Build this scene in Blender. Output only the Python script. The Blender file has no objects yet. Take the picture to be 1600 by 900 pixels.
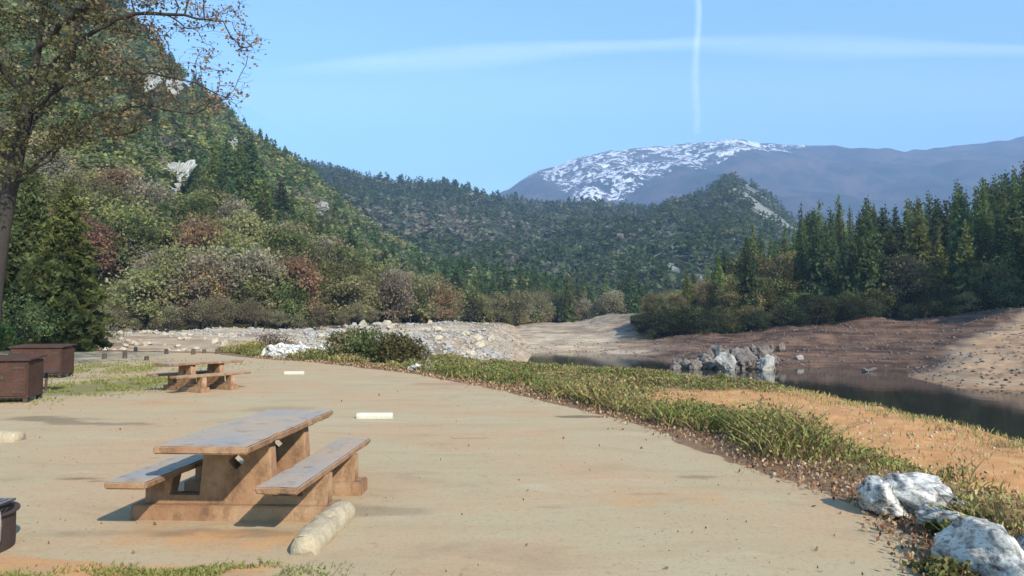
import bpy, bmesh, math, random
import numpy as np
from mathutils import Vector, Matrix

random.seed(7)
RNG = np.random.default_rng(11)
SC = bpy.context.scene
COL = SC.collection

# ------------------------------------------------------------------ camera
CAM_H = 1.75
F = 1100.0                       # focal length in photo pixels (1600 wide)
PITCH = math.atan(50 / F)
cam_d = bpy.data.cameras.new('camera')
cam = bpy.data.objects.new('camera', cam_d)
COL.objects.link(cam)
cam_d.sensor_width = 36.0
cam_d.lens = 36.0 * F / 1600.0
cam_d.clip_start = 0.05
cam_d.clip_end = 90000
cam.location = (0, 0, CAM_H)
cam.rotation_euler = (math.pi / 2 + PITCH, 0, 0)
SC.camera = cam

# ------------------------------------------------------------------ light
SUN_EL, SUN_AZ = math.radians(33), math.radians(34)     # azimuth: right of straight behind the camera
SUN = Vector((math.sin(SUN_AZ) * math.cos(SUN_EL), -math.cos(SUN_AZ) * math.cos(SUN_EL), math.sin(SUN_EL)))
w = bpy.data.worlds.new('World')
SC.world = w
w.use_nodes = True
nt = w.node_tree
for n in list(nt.nodes):
    nt.nodes.remove(n)
wo = nt.nodes.new('ShaderNodeOutputWorld')
bg = nt.nodes.new('ShaderNodeBackground')
sky = nt.nodes.new('ShaderNodeTexSky')
sky.sky_type = 'NISHITA'
sky.sun_disc = False
sky.sun_elevation = SUN_EL
sky.sun_rotation = math.atan2(SUN.x, SUN.y)
sky.altitude = 300
sky.air_density = 1.15
sky.dust_density = 0.0
sky.ozone_density = 4.0
bg.inputs['Strength'].default_value = 0.145
tint = nt.nodes.new('ShaderNodeMix')
tint.data_type = 'RGBA'; tint.blend_type = 'MULTIPLY'
tint.inputs[0].default_value = 1.0
tint.inputs[7].default_value = (1.07, 1.28, 1.25, 1)
nt.links.new(sky.outputs[0], tint.inputs[6])
nt.links.new(tint.outputs[2], bg.inputs['Color'])
nt.links.new(bg.outputs[0], wo.inputs['Surface'])
sd = bpy.data.lights.new('sun', 'SUN')
sd.energy = 4.2
sd.angle = math.radians(0.5)
sd.color = (1.0, 0.93, 0.82)
so = bpy.data.objects.new('sun', sd)
COL.objects.link(so)
so.rotation_euler = SUN.to_track_quat('Z', 'Y').to_euler()
so.location = (0, 0, 60)
vs = SC.view_settings
vs.view_transform = 'Standard'
vs.look = 'None'
vs.exposure = 0.88
vs.gamma = 1
vs.use_curve_mapping = False
SC.cycles.use_denoising = True
SC.cycles.max_bounces = 6
SC.cycles.diffuse_bounces = 2
SC.cycles.glossy_bounces = 2
SC.cycles.transparent_max_bounces = 8
SC.cycles.volume_bounces = 0

# ------------------------------------------------------------------ pixel geometry (photo pixels -> world)
cp, sp = math.cos(PITCH), math.sin(PITCH)

def ray(px, py):
    a, b = (px - 800) / F, (450 - py) / F
    return np.array([a, cp - b * sp, sp + b * cp])

def at(px, py, d):
    r = ray(px, py)
    return np.array([0, 0, CAM_H]) + r * (d / r[1])

def onz(px, py, z=0.0):
    r = ray(px, py)
    return np.array([0, 0, CAM_H]) + r * ((z - CAM_H) / r[2])

def sx(x): return float(x)

# ------------------------------------------------------------------ numeric noise
def _hash(ix, iy, iz, s):
    n = (ix * 374761393 + iy * 668265263 + iz * 2147483647 + s * 144665) & 0xffffffff
    n = ((n ^ (n >> 13)) * 1274126177) & 0xffffffff
    n = n ^ (n >> 16)
    return (n & 0xffff) / 65535.0

def vnoise(p, s=0):
    p = np.asarray(p, dtype=np.float64)
    i = np.floor(p).astype(np.int64)
    f = p - i
    f = f * f * (3 - 2 * f)
    out = 0
    for dx in (0, 1):
        for dy in (0, 1):
            for dz in (0, 1):
                wgt = (f[..., 0] if dx else 1 - f[..., 0]) * (f[..., 1] if dy else 1 - f[..., 1]) * (f[..., 2] if dz else 1 - f[..., 2])
                out = out + wgt * _hash(i[..., 0] + dx, i[..., 1] + dy, i[..., 2] + dz, s)
    return out * 2 - 1

def fbm(p, octv=4, s=0, gain=0.5):
    p = np.asarray(p, dtype=np.float64)
    a, t = 1.0, 0
    for k in range(octv):
        t = t + a * vnoise(p, s + k * 17)
        p = p * 2.03 + 11.3
        a *= gain
    return t

def smooth(a, b, x):
    t = np.clip((x - a) / (b - a), 0, 1)
    return t * t * (3 - 2 * t)

def interp(tab, x):
    t = np.array(tab, float)
    return np.interp(x, t[:, 0], t[:, 1])

def sdist(poly, x, y):
    """signed distance to an open polyline; positive on the right-hand side of its direction"""
    poly = np.asarray(poly, float)
    best = np.full(np.shape(x), 1e18)
    sgn = np.ones(np.shape(x))
    perp = np.zeros(np.shape(x))
    n = len(poly) - 1
    for k in range(n):
        ax, ay = poly[k]
        bx, by = poly[k + 1]
        dx, dy = bx - ax, by - ay
        L = dx * dx + dy * dy
        t = ((x - ax) * dx + (y - ay) * dy) / L
        tc = np.clip(t, -1e9 if k == 0 else 0, 1e9 if k == n - 1 else 1)
        qx, qy = ax + tc * dx, ay + tc * dy
        d = (x - qx) ** 2 + (y - qy) ** 2
        cr = (dx * (y - ay) - dy * (x - ax)) / math.sqrt(L)
        m = (d < best - 1e-7) | ((np.abs(d - best) <= 1e-7) & (np.abs(cr) > perp))
        best = np.where(m, d, best)
        perp = np.where(m, np.abs(cr), perp)
        sgn = np.where(m, np.where(cr < 0, 1, -1), sgn)
    return np.sqrt(best) * sgn

# ------------------------------------------------------------------ materials
class NT:
    def __init__(self, name):
        self.m = bpy.data.materials.new(name)
        self.m.use_nodes = True
        self.t = self.m.node_tree
        for n in list(self.t.nodes):
            self.t.nodes.remove(n)
        self.out = self.t.nodes.new('ShaderNodeOutputMaterial')
    def n(self, typ, **kw):
        nd = self.t.nodes.new(typ)
        for k, v in kw.items():
            if k in nd.inputs.keys():
                self.setin(nd, k, v)
            else:
                setattr(nd, k, v)
        return nd
    def setin(self, nd, k, v):
        s = nd.inputs[k]
        if isinstance(v, bpy.types.NodeSocket):
            self.t.links.new(v, s)
        elif isinstance(v, (tuple, list)) and len(v) == 3 and s.type == 'RGBA':
            s.default_value = (*v, 1)
        else:
            s.default_value = v
    def link(self, a, b): self.t.links.new(a, b)
    def coord(self, scale=(1, 1, 1), kind='Object'):
        tc = self.n('ShaderNodeTexCoord')
        mp = self.n('ShaderNodeMapping')
        mp.inputs['Scale'].default_value = scale
        self.link(tc.outputs[kind], mp.inputs['Vector'])
        return mp.outputs[0]
    def noise(self, vec, scale, detail=6, rough=0.6, dist=0.0):
        nd = self.n('ShaderNodeTexNoise')
        self.link(vec, nd.inputs['Vector'])
        nd.inputs['Scale'].default_value = scale
        nd.inputs['Detail'].default_value = detail
        nd.inputs['Roughness'].default_value = rough
        nd.inputs['Distortion'].default_value = dist
        return nd.outputs['Fac']
    def ramp(self, fac, stops):
        nd = self.n('ShaderNodeValToRGB')
        self.link(fac, nd.inputs[0])
        e = nd.color_ramp.elements
        while len(e) > len(stops): e.remove(e[-1])
        while len(e) < len(stops): e.new(0.5)
        for el, (p, c) in zip(e, stops):
            el.position = p
            el.color = (*c, 1) if len(c) == 3 else c
        return nd.outputs[0]
    def mix(self, fac, a, b, mode='MIX'):
        nd = self.n('ShaderNodeMix', data_type='RGBA', blend_type=mode)
        for i, v in ((0, fac), (6, a), (7, b)):
            s = nd.inputs[i]
            if isinstance(v, bpy.types.NodeSocket): self.link(v, s)
            elif isinstance(v, (tuple, list)): s.default_value = (*v, 1)
            else: s.default_value = v
        return nd.outputs[2]
    def math(self, op, a, b=0.5, c=None, clamp=False):
        nd = self.n('ShaderNodeMath', operation=op, use_clamp=clamp)
        for i, v in enumerate((a, b, c)):
            if v is None: continue
            if isinstance(v, bpy.types.NodeSocket): self.link(v, nd.inputs[i])
            else: nd.inputs[i].default_value = v
        return nd.outputs[0]
    def attr(self, name):
        return self.n('ShaderNodeAttribute', attribute_name=name)
    def principled(self, color, rough=0.9, bump=None, bstr=0.3, bdist=0.02, metal=0.0, spec=0.3):
        p = self.n('ShaderNodeBsdfPrincipled')
        for k, v in (('Base Color', color), ('Roughness', rough), ('Metallic', metal), ('Specular IOR Level', spec)):
            self.setin(p, k, v)
        if bump is not None:
            b = self.n('ShaderNodeBump')
            b.inputs['Strength'].default_value = bstr
            b.inputs['Distance'].default_value = bdist
            self.link(bump, b.inputs['Height'])
            self.link(b.outputs[0], p.inputs['Normal'])
        self.link(p.outputs[0], self.out.inputs['Surface'])
        return p

def mat_simple(name, base, var, scale=3.0, rough=0.85, bstr=0.3, bdist=0.02, metal=0.0, spec=0.3, stretch=(1, 1, 1)):
    m = NT(name)
    v = m.coord(stretch)
    a = m.noise(v, scale, 8, 0.65)
    b = m.noise(v, scale * 7, 6, 0.7)
    c = m.ramp(a, [(0.25, base), (0.75, var)])
    c = m.mix(0.35, c, m.ramp(b, [(0.3, tuple(x * 0.55 for x in base)), (0.7, tuple(min(1, x * 1.35) for x in var))]))
    m.principled(c, rough, b, bstr, bdist, metal, spec)
    return m.m

def mat_leaf(name, rand=0.25, trans=0.25):
    """foliage: leaf colour from the mesh, a tint of its own per tree"""
    m = NT(name)
    col = m.attr('Col').outputs['Color']
    oi = m.n('ShaderNodeObjectInfo')
    hsv = m.n('ShaderNodeHueSaturation')
    m.link(col, hsv.inputs['Color'])
    m.link(m.math('MULTIPLY_ADD', oi.outputs['Random'], 0.06 * rand / 0.25, 0.5 - 0.03 * rand / 0.25), hsv.inputs['Hue'])
    m.link(m.math('MULTIPLY_ADD', oi.outputs['Random'], 2 * rand, 1 - rand), hsv.inputs['Value'])
    d = m.n('ShaderNodeBsdfDiffuse')
    t = m.n('ShaderNodeBsdfTranslucent')
    m.link(hsv.outputs[0], d.inputs['Color'])
    m.link(hsv.outputs[0], t.inputs['Color'])
    mx = m.n('ShaderNodeMixShader')
    mx.inputs[0].default_value = trans
    m.link(d.outputs[0], mx.inputs[1])
    m.link(t.outputs[0], mx.inputs[2])
    m.link(mx.outputs[0], m.out.inputs['Surface'])
    return m.m

M = {}
M['leaf'] = mat_leaf('leaf', 0.25, 0.5)
M['cover'] = mat_leaf('cover_leaf', 0.0, 0.3)
M['bark'] = mat_simple('bark', (0.022, 0.018, 0.014), (0.055, 0.047, 0.038), 6, 0.95, 0.8, 0.03, stretch=(1, 1, 0.25))
M['grey_bark'] = mat_simple('grey_bark', (0.12, 0.11, 0.10), (0.24, 0.22, 0.20), 5, 0.95, 0.6, 0.03)
M['steel'] = mat_simple('rusty_steel', (0.036, 0.018, 0.013), (0.105, 0.052, 0.034), 3, 0.85, 0.2, 0.005, 0.3)
M['dark_steel'] = mat_simple('blackened_steel', (0.05, 0.03, 0.028), (0.10, 0.07, 0.055), 9, 0.7, 0.2, 0.005, 0.4)
M['bare_steel'] = mat_simple('worn_bar_steel', (0.25, 0.22, 0.20), (0.42, 0.39, 0.36), 9, 0.45, 0.1, 0.005, 0.7)
M['post'] = mat_simple('post_wood', (0.06, 0.045, 0.03), (0.11, 0.085, 0.06), 8, 0.9, 0.5, 0.01)
M['soil_block'] = mat_simple('pale_concrete', (0.34, 0.27, 0.17), (0.44, 0.36, 0.24), 5, 0.9, 0.8, 0.02)
M['white_block'] = mat_simple('white_painted_concrete', (0.40, 0.37, 0.28), (0.52, 0.48, 0.38), 6, 0.8, 0.3, 0.01)

def mat_concrete():
    m = NT('picnic_concrete')
    v = m.coord()
    a = m.noise(v, 2.2, 8, 0.65)
    b = m.noise(v, 60, 4, 0.7)
    c = m.ramp(a, [(0.3, (0.20, 0.10, 0.052)), (0.5, (0.30, 0.17, 0.09)), (0.72, (0.40, 0.26, 0.15))])
    c = m.mix(m.ramp(b, [(0.35, (0.35,) * 3), (0.6, (0,) * 3)]), c, (0.17, 0.11, 0.075))
    c = m.mix(m.ramp(m.noise(m.coord((1, 1, 0.5)), 6, 8, 0.7), [(0.36, (0.7,) * 3), (0.5, (0,) * 3)]), c, (0.11, 0.058, 0.035))
    m.principled(c, 0.95, b, 0.6, 0.012, 0, 0.1)
    return m.m

def mat_tabletop():
    m = NT('worn_grey_top')
    v = m.coord()
    a = m.noise(v, 2.0, 8, 0.6)
    b = m.noise(v, 25, 5, 0.6)
    c = m.ramp(a, [(0.35, (0.42, 0.30, 0.19)), (0.5, (0.38, 0.30, 0.22)), (0.68, (0.28, 0.27, 0.26))])
    c = m.mix(m.ramp(b, [(0.3, (0.3,) * 3), (0.5, (0,) * 3)]), c, (0.2, 0.17, 0.15))
    g = m.noise(v, 7, 8, 0.75)
    c = m.mix(m.ramp(g, [(0.34, (0.75,) * 3), (0.47, (0,) * 3)]), c, (0.16, 0.12, 0.09))
    c = m.mix(m.ramp(m.noise(v, 4, 6, 0.7), [(0.55, (0,) * 3), (0.68, (0.6,) * 3)]), c, (0.42, 0.32, 0.22))
    fine = m.noise(v, 120, 3, 0.7)
    c = m.mix(m.ramp(fine, [(0.35, (0.5,) * 3), (0.45, (0,) * 3)]), c, (0.14, 0.11, 0.09))
    m.principled(c, m.math('MULTIPLY_ADD', g, 0.5, 0.32), m.math('ADD', b, fine), 0.25, 0.004, 0.0, 0.45)
    return m.m
M['concrete'] = mat_concrete()
M['top'] = mat_tabletop()

def mat_rock(name, light, mid, dark, sc=3.0, lich=0.42):
    m = NT(name)
    v = m.coord()
    a = m.noise(v, sc, 9, 0.65, 0.4)
    b = m.noise(v, sc * 4.3, 8, 0.75)
    c = m.ramp(a, [(0.34, dark), (lich, mid), (0.56, light)])
    c = m.mix(m.ramp(b, [(0.36, (0.9,) * 3), (0.47, (0,) * 3)]), c, dark)
    h = m.math('ADD', a, m.math('MULTIPLY', b, 0.4))
    m.principled(c, 0.9, h, 0.9, 0.04)
    return m.m
M['white_rock'] = mat_rock('white_rock', (0.70, 0.66, 0.59), (0.42, 0.39, 0.34), (0.05, 0.05, 0.048), 3.0, 0.47)
M['grit_rock'] = mat_rock('grit_rock', (0.35, 0.33, 0.29), (0.24, 0.225, 0.20), (0.10, 0.09, 0.08), 2.0, 0.38)
M['pale_rock'] = mat_rock('pale_rock', (0.46, 0.40, 0.30), (0.36, 0.30, 0.22), (0.10, 0.085, 0.07), 2.0, 0.38)
M['grey_rock'] = mat_rock('grey_rock', (0.20, 0.165, 0.14), (0.13, 0.105, 0.085), (0.035, 0.032, 0.03), 1.2)
M['bank_rock'] = mat_rock('bank_rock', (0.20, 0.15, 0.12), (0.13, 0.095, 0.075), (0.03, 0.025, 0.022), 1.2)
M['cliff'] = mat_rock('cliff_rock', (0.40, 0.40, 0.37), (0.26, 0.26, 0.235), (0.09, 0.09, 0.08), 0.35)

def mat_ground():
    m = NT('ground')
    v = m.coord()
    vs_ = m.coord((0.35, 1.5, 1))
    patio = m.attr('patio').outputs['Fac']
    orange = m.attr('orange').outputs['Fac']
    green = m.attr('green').outputs['Fac']
    beach = m.attr('beach').outputs['Fac']
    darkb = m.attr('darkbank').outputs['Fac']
    n1 = m.noise(v, 0.35, 8, 0.6)
    n2 = m.noise(v, 2.2, 8, 0.7)
    n3 = m.noise(v, 30, 5, 0.75)
    n4 = m.noise(v, 140, 3, 0.7)
    ns = m.noise(vs_, 1.1, 8, 0.65, 0.6)
    pat = m.ramp(ns, [(0.25, (0.37, 0.27, 0.15)), (0.48, (0.41, 0.315, 0.185)), (0.72, (0.42, 0.345, 0.21))])
    pat = m.mix(m.ramp(n1, [(0.44, (0,) * 3), (0.60, (0.85,) * 3)]), pat, (0.45, 0.29, 0.165))
    n6 = m.noise(m.coord((0.5, 1.2, 1)), 0.9, 8, 0.72, 0.8)
    pat = m.mix(m.ramp(n6, [(0.30, (0.55,) * 3), (0.46, (0,) * 3)]), pat, (0.27, 0.19, 0.115))
    pat = m.mix(m.ramp(n6, [(0.56, (0,) * 3), (0.70, (0.5,) * 3)]), pat, (0.50, 0.41, 0.28))
    pat = m.mix(m.ramp(n2, [(0.26, (0.6,) * 3), (0.38, (0,) * 3)]), pat, (0.22, 0.15, 0.09))
    pat = m.mix(m.ramp(n3, [(0.32, (0.6,) * 3), (0.46, (0,) * 3)]), pat, (0.20, 0.15, 0.09))
    n5 = m.noise(m.coord((0.6, 1.6, 1)), 5.0, 7, 0.75, 0.4)
    pat = m.mix(m.ramp(n5, [(0.28, (0.8,) * 3), (0.36, (0,) * 3)]), pat, (0.17, 0.11, 0.065))
    pat = m.mix(m.ramp(n5, [(0.62, (0,) * 3), (0.72, (0.5,) * 3)]), pat, (0.50, 0.43, 0.30))
    pat = m.mix(m.ramp(n4, [(0.60, (0,) * 3), (0.70, (0.5,) * 3)]), pat, (0.58, 0.49, 0.36))
    pat = m.mix(m.ramp(n4, [(0.30, (0.6,) * 3), (0.40, (0,) * 3)]), pat, (0.20, 0.14, 0.085))
    n7 = m.noise(v, 11, 6, 0.75)
    pat = m.mix(m.ramp(n7, [(0.33, (0.55,) * 3), (0.45, (0,) * 3)]), pat, (0.27, 0.19, 0.115))
    pat = m.mix(m.attr('stain').outputs['Fac'], pat, (0.17, 0.115, 0.07))  # stains, plus cast shadows painted into the pavement colour
    soil = m.ramp(n2, [(0.3, (0.36, 0.165, 0.065)), (0.5, (0.49, 0.24, 0.095)), (0.72, (0.54, 0.32, 0.14))])
    soil = m.mix(m.ramp(n3, [(0.33, (0.6,) * 3), (0.46, (0,) * 3)]), soil, (0.20, 0.11, 0.06))
    soil = m.mix(m.ramp(n4, [(0.6, (0,) * 3), (0.7, (0.5,) * 3)]), soil, (0.58, 0.46, 0.30))
    litter = m.ramp(n3, [(0.35, (0.13, 0.075, 0.045)), (0.6, (0.26, 0.16, 0.09))])
    grassy = m.ramp(n3, [(0.35, (0.10, 0.10, 0.03)), (0.65, (0.24, 0.22, 0.08))])
    bch = m.ramp(m.noise(m.coord((0.3, 1.4, 1)), 0.12, 8, 0.7), [(0.35, (0.22, 0.16, 0.11)), (0.5, (0.38, 0.28, 0.18)), (0.65, (0.46, 0.38, 0.26))])
    bch = m.mix(m.ramp(m.noise(v, 2.5, 6, 0.8), [(0.36, (0.6,) * 3), (0.48, (0,) * 3)]), bch, (0.12, 0.09, 0.065))
    dk = m.ramp(m.noise(v, 0.3, 9, 0.7), [(0.35, (0.045, 0.028, 0.020)), (0.5, (0.115, 0.066, 0.042)), (0.68, (0.18, 0.11, 0.07))])  # dark tones that put the shade of the wooded bank into its colour
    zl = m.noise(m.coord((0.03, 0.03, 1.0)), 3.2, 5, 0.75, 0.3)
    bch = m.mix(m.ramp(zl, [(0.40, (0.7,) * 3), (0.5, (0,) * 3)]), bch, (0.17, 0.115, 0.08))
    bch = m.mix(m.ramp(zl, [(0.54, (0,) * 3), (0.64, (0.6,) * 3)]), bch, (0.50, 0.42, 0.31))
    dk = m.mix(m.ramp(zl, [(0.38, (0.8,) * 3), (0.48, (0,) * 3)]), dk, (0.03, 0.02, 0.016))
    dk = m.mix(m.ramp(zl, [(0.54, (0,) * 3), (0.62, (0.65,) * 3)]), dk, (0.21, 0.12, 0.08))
    edge = m.math('ADD', patio, m.math('MULTIPLY_ADD', n2, 0.5, -0.25))
    c = m.mix(m.ramp(edge, [(0.47, (0,) * 3), (0.53, (1,) * 3)]), litter, pat)
    c = m.mix(m.ramp(m.math('ADD', orange, m.math('MULTIPLY_ADD', n2, 0.7, -0.35)), [(0.35, (0,) * 3), (0.6, (1,) * 3)]), c, soil)
    c = m.mix(m.ramp(m.math('ADD', green, m.math('MULTIPLY_ADD', n2, 0.9, -0.45)), [(0.4, (0,) * 3), (0.65, (0.85,) * 3)]), c, grassy)
    c = m.mix(beach, c, bch)
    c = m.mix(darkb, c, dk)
    h = m.math('ADD', m.math('MULTIPLY', n3, 0.8), n4)
    m.principled(c, 0.95, h, 0.5, 0.010, 0, 0.15)
    return m.m
M['ground'] = mat_ground()

def mat_hill(name, cols, scale, rock=None, rth=0.62, bdist=2.0, lo=0.3, hi=0.7):
    m = NT(name)
    v = m.coord()
    a = m.noise(v, scale, 10, 0.68)
    b = m.noise(v, scale * 9, 8, 0.75)
    c = m.ramp(a, [(lo + (hi - lo) * i / (len(cols) - 1), cc) for i, cc in enumerate(cols)])
    c = m.mix(m.ramp(b, [(0.40, (0.8,) * 3), (0.56, (0,) * 3)]), c, tuple(x * 0.4 for x in cols[0]))
    if rock:
        r = m.noise(m.coord((1, 1, 0.35)), scale * 2.3, 9, 0.7, 0.5)
        c = m.mix(m.ramp(r, [(rth, (0,) * 3), (rth + 0.05, (1,) * 3)]), c, rock)
    m.principled(c, 1.0, b, 1.0, bdist, 0, 0.0)
    return m.m
M['hill'] = mat_hill('hillside', [(0.035, 0.045, 0.018), (0.075, 0.075, 0.030), (0.11, 0.085, 0.04)], 0.03, (0.22, 0.20, 0.16), 0.64)
M['ridge'] = mat_hill('ridge', [(0.018, 0.028, 0.014), (0.035, 0.045, 0.022), (0.06, 0.05, 0.032)], 0.008, (0.12, 0.115, 0.10), 0.68, 6)
M['knob'] = mat_hill('rocky_hill', [(0.03, 0.045, 0.025), (0.06, 0.07, 0.04), (0.09, 0.09, 0.065)], 0.010, (0.30, 0.30, 0.26), 0.49, 6)

def mat_mountain():
    m = NT('mountain')
    v = m.coord()
    a = m.noise(v, 0.004, 10, 0.65)
    b = m.noise(v, 0.014, 8, 0.75)
    c = m.ramp(a, [(0.38, (0.015, 0.024, 0.022)), (0.5, (0.05, 0.045, 0.05)), (0.62, (0.12, 0.085, 0.08))])
    snow = m.attr('snow').outputs['Fac']
    p = m.noise(m.coord((1, 1, 0.8)), 0.034, 5, 0.7, 0.3)
    p = m.math('ADD', p, m.math('MULTIPLY_ADD', m.noise(m.coord((1, 1, 0.8)), 0.0075, 4, 0.6), 0.55, -0.288))
    s = m.math('ADD', m.math('MULTIPLY', snow, 0.41), p)
    c = m.mix(m.ramp(s, [(0.895, (0,) * 3), (0.945, (1,) * 3)]), c, (0.92, 0.92, 0.93))
    m.principled(c, 1.0, b, 1.0, 25, 0, 0.0)
    return m.m
M['mountain'] = mat_mountain()

def mat_water():
    m = NT('water')
    v = m.coord((1, 1, 1))
    a = m.noise(v, 0.9, 5, 0.55)
    p = m.principled((0.028, 0.026, 0.018), 0.05, a, 0.10, 0.05, 0, 0.5)
    p.inputs['IOR'].default_value = 1.33
    return m.m
M['water'] = mat_water()

# ------------------------------------------------------------------ object helpers
def tag(o, label=None, cat=None, group=None, kind=None):
    if label: o['label'] = label
    if cat: o['category'] = cat
    if group: o['group'] = group
    if kind: o['kind'] = kind
    return o

def link(name, me, mat=None, parent=None, loc=(0, 0, 0)):
    o = bpy.data.objects.new(name, me)
    COL.objects.link(o)
    if mat is not None and not me.materials:
        me.materials.append(mat)
    if parent is not None: o.parent = parent
    o.location = loc
    return o

def empty(name, loc=(0, 0, 0), rz=0.0):
    o = bpy.data.objects.new(name, None)
    o.empty_display_size = 0.2
    COL.objects.link(o)
    o.location = loc
    o.rotation_euler = (0, 0, rz)
    return o

def copy_tree(o, parent=None):
    c = o.copy()
    COL.objects.link(c)
    c.parent = parent
    for ch in list(o.children):
        copy_tree(ch, c)
    return c

def np_mesh(name, verts, faces, cols=None, smooth_=False):
    """faces: (N,k) array, all the same k"""
    verts = np.ascontiguousarray(verts, dtype=np.float32)
    faces = np.ascontiguousarray(faces, dtype=np.int32)
    k = faces.shape[1]
    me = bpy.data.meshes.new(name)
    me.vertices.add(len(verts))
    me.vertices.foreach_set('co', verts.ravel())
    me.loops.add(faces.size)
    me.loops.foreach_set('vertex_index', faces.ravel())
    me.polygons.add(len(faces))
    me.polygons.foreach_set('loop_start', np.arange(0, faces.size, k, dtype=np.int32))
    me.update(calc_edges=True)
    if smooth_:
        me.polygons.foreach_set('use_smooth', np.ones(len(faces), dtype=bool))
    if cols is not None:
        a = me.color_attributes.new('Col', 'FLOAT_COLOR', 'POINT')
        c4 = np.ones((len(verts), 4), dtype=np.float32)
        c4[:, :3] = cols
        a.data.foreach_set('color', c4.ravel())
    return me

def bm_mesh(name, bm, smooth_=False):
    me = bpy.data.meshes.new(name)
    bmesh.ops.recalc_face_normals(bm, faces=bm.faces)
    bm.to_mesh(me)
    bm.free()
    if smooth_:
        for p in me.polygons: p.use_smooth = True
    return me

def bm_box(bm, x0, x1, y0, y1, z0, z1, bev=0.0):
    r = bmesh.ops.create_cube(bm, size=1)
    for v in r['verts']:
        v.co = Vector(((x0 + x1) / 2 + v.co.x * (x1 - x0), (y0 + y1) / 2 + v.co.y * (y1 - y0), (z0 + z1) / 2 + v.co.z * (z1 - z0)))
    if bev:
        es = list({e for v in r['verts'] for e in v.link_edges})
        bmesh.ops.bevel(bm, geom=es, offset=bev, segments=2, affect='EDGES')

def tube(pts, rad, seg=6):
    """verts, quad faces of a tube through pts"""
    pts = np.asarray(pts, float)
    n = len(pts)
    rad = np.broadcast_to(np.asarray(rad, float), (n,))
    t = np.gradient(pts, axis=0)
    t /= np.linalg.norm(t, axis=1, keepdims=True) + 1e-9
    up = np.array([0, 0, 1.0]) if abs(t[0][2]) < 0.9 else np.array([1.0, 0, 0])
    u = np.cross(t, up); u /= np.linalg.norm(u, axis=1, keepdims=True) + 1e-9
    v = np.cross(t, u)
    a = np.linspace(0, 2 * math.pi, seg, endpoint=False)
    V = pts[:, None] + rad[:, None, None] * (np.cos(a)[None, :, None] * u[:, None] + np.sin(a)[None, :, None] * v[:, None])
    V = V.reshape(-1, 3)
    i = np.arange(n - 1)[:, None] * seg
    j = np.arange(seg)[None]
    Fc = np.stack([i + j, i + (j + 1) % seg, i + seg + (j + 1) % seg, i + seg + j], -1).reshape(-1, 4)
    return V, Fc

def merge(parts):
    Vs, Fs, off = [], [], 0
    for V, Fc in parts:
        Vs.append(V); Fs.append(Fc + off); off += len(V)
    return np.concatenate(Vs), np.concatenate(Fs)

def leaves(cent, size, rng, col, jit=0.25, aspect=1.6, up=0.0):
    """one small leaf-shaped quad (a spray of leaves) at each centre, random orientation"""
    n = len(cent)
    d = rng.normal(size=(n, 3)); d[:, 2] = np.abs(d[:, 2]) * (1 + up) if up else d[:, 2]
    d /= np.linalg.norm(d, axis=1, keepdims=True)
    e = rng.normal(size=(n, 3))
    e -= (e * d).sum(1, keepdims=True) * d
    e /= np.linalg.norm(e, axis=1, keepdims=True)
    s = np.broadcast_to(size, (n,))[:, None] * rng.uniform(0.6, 1.4, (n, 1))
    a, b = d * s * aspect * 0.5, e * s * 0.5
    V = np.stack([cent - a, cent + b * 0.9 - a * 0.1, cent + a, cent - b + a * 0.1], 1).reshape(-1, 3)
    Fc = np.arange(n * 4).reshape(n, 4)
    c = np.asarray(col, float)
    if c.ndim == 1: c = np.tile(c, (n, 1))
    c = c * rng.uniform(1 - jit, 1 + jit, (n, 1)) * rng.uniform(0.92, 1.08, (n, 3))
    return V, Fc, np.repeat(c, 4, 0)

# ------------------------------------------------------------------ ground sheet
E = [onz(x, y)[:2] for x, y in ((1470, 1100), (1440, 930), (1405, 860), (1372, 808), (1290, 775), (1180, 738), (1100, 702), (1000, 665), (900, 637), (760, 606), (640, 583), (500, 567), (400, 560), (330, 552))]
E = [(E[0][0] + 0.3, -30)] + [tuple(e) for e in E] + [(-38, 44), (-80, 46)]
C = [(11.5, -40), (10, -5), (9.4, 5)] + [tuple(onz(x, y, -0.5)[:2]) for x, y in ((1600, 684), (1500, 658), (1350, 627), (1200, 597), (1000, 577), (820, 567))] + [(-3, 40), (-5, 55), (-4, 80)]
FS = [(-8, 106), (0, 100), (9.5, 104), (17, 93), (18.5, 75), (24, 66), (32, 72), (38, 68), (33, 59), (31, 49.5), (34.5, 47.5), (36, 41), (30, 26), (36, 5), (48, -40)]
FS = FS[::-1]            # far shore, land on the right-hand side
FS = [(x, y) for x, y in FS]

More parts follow.
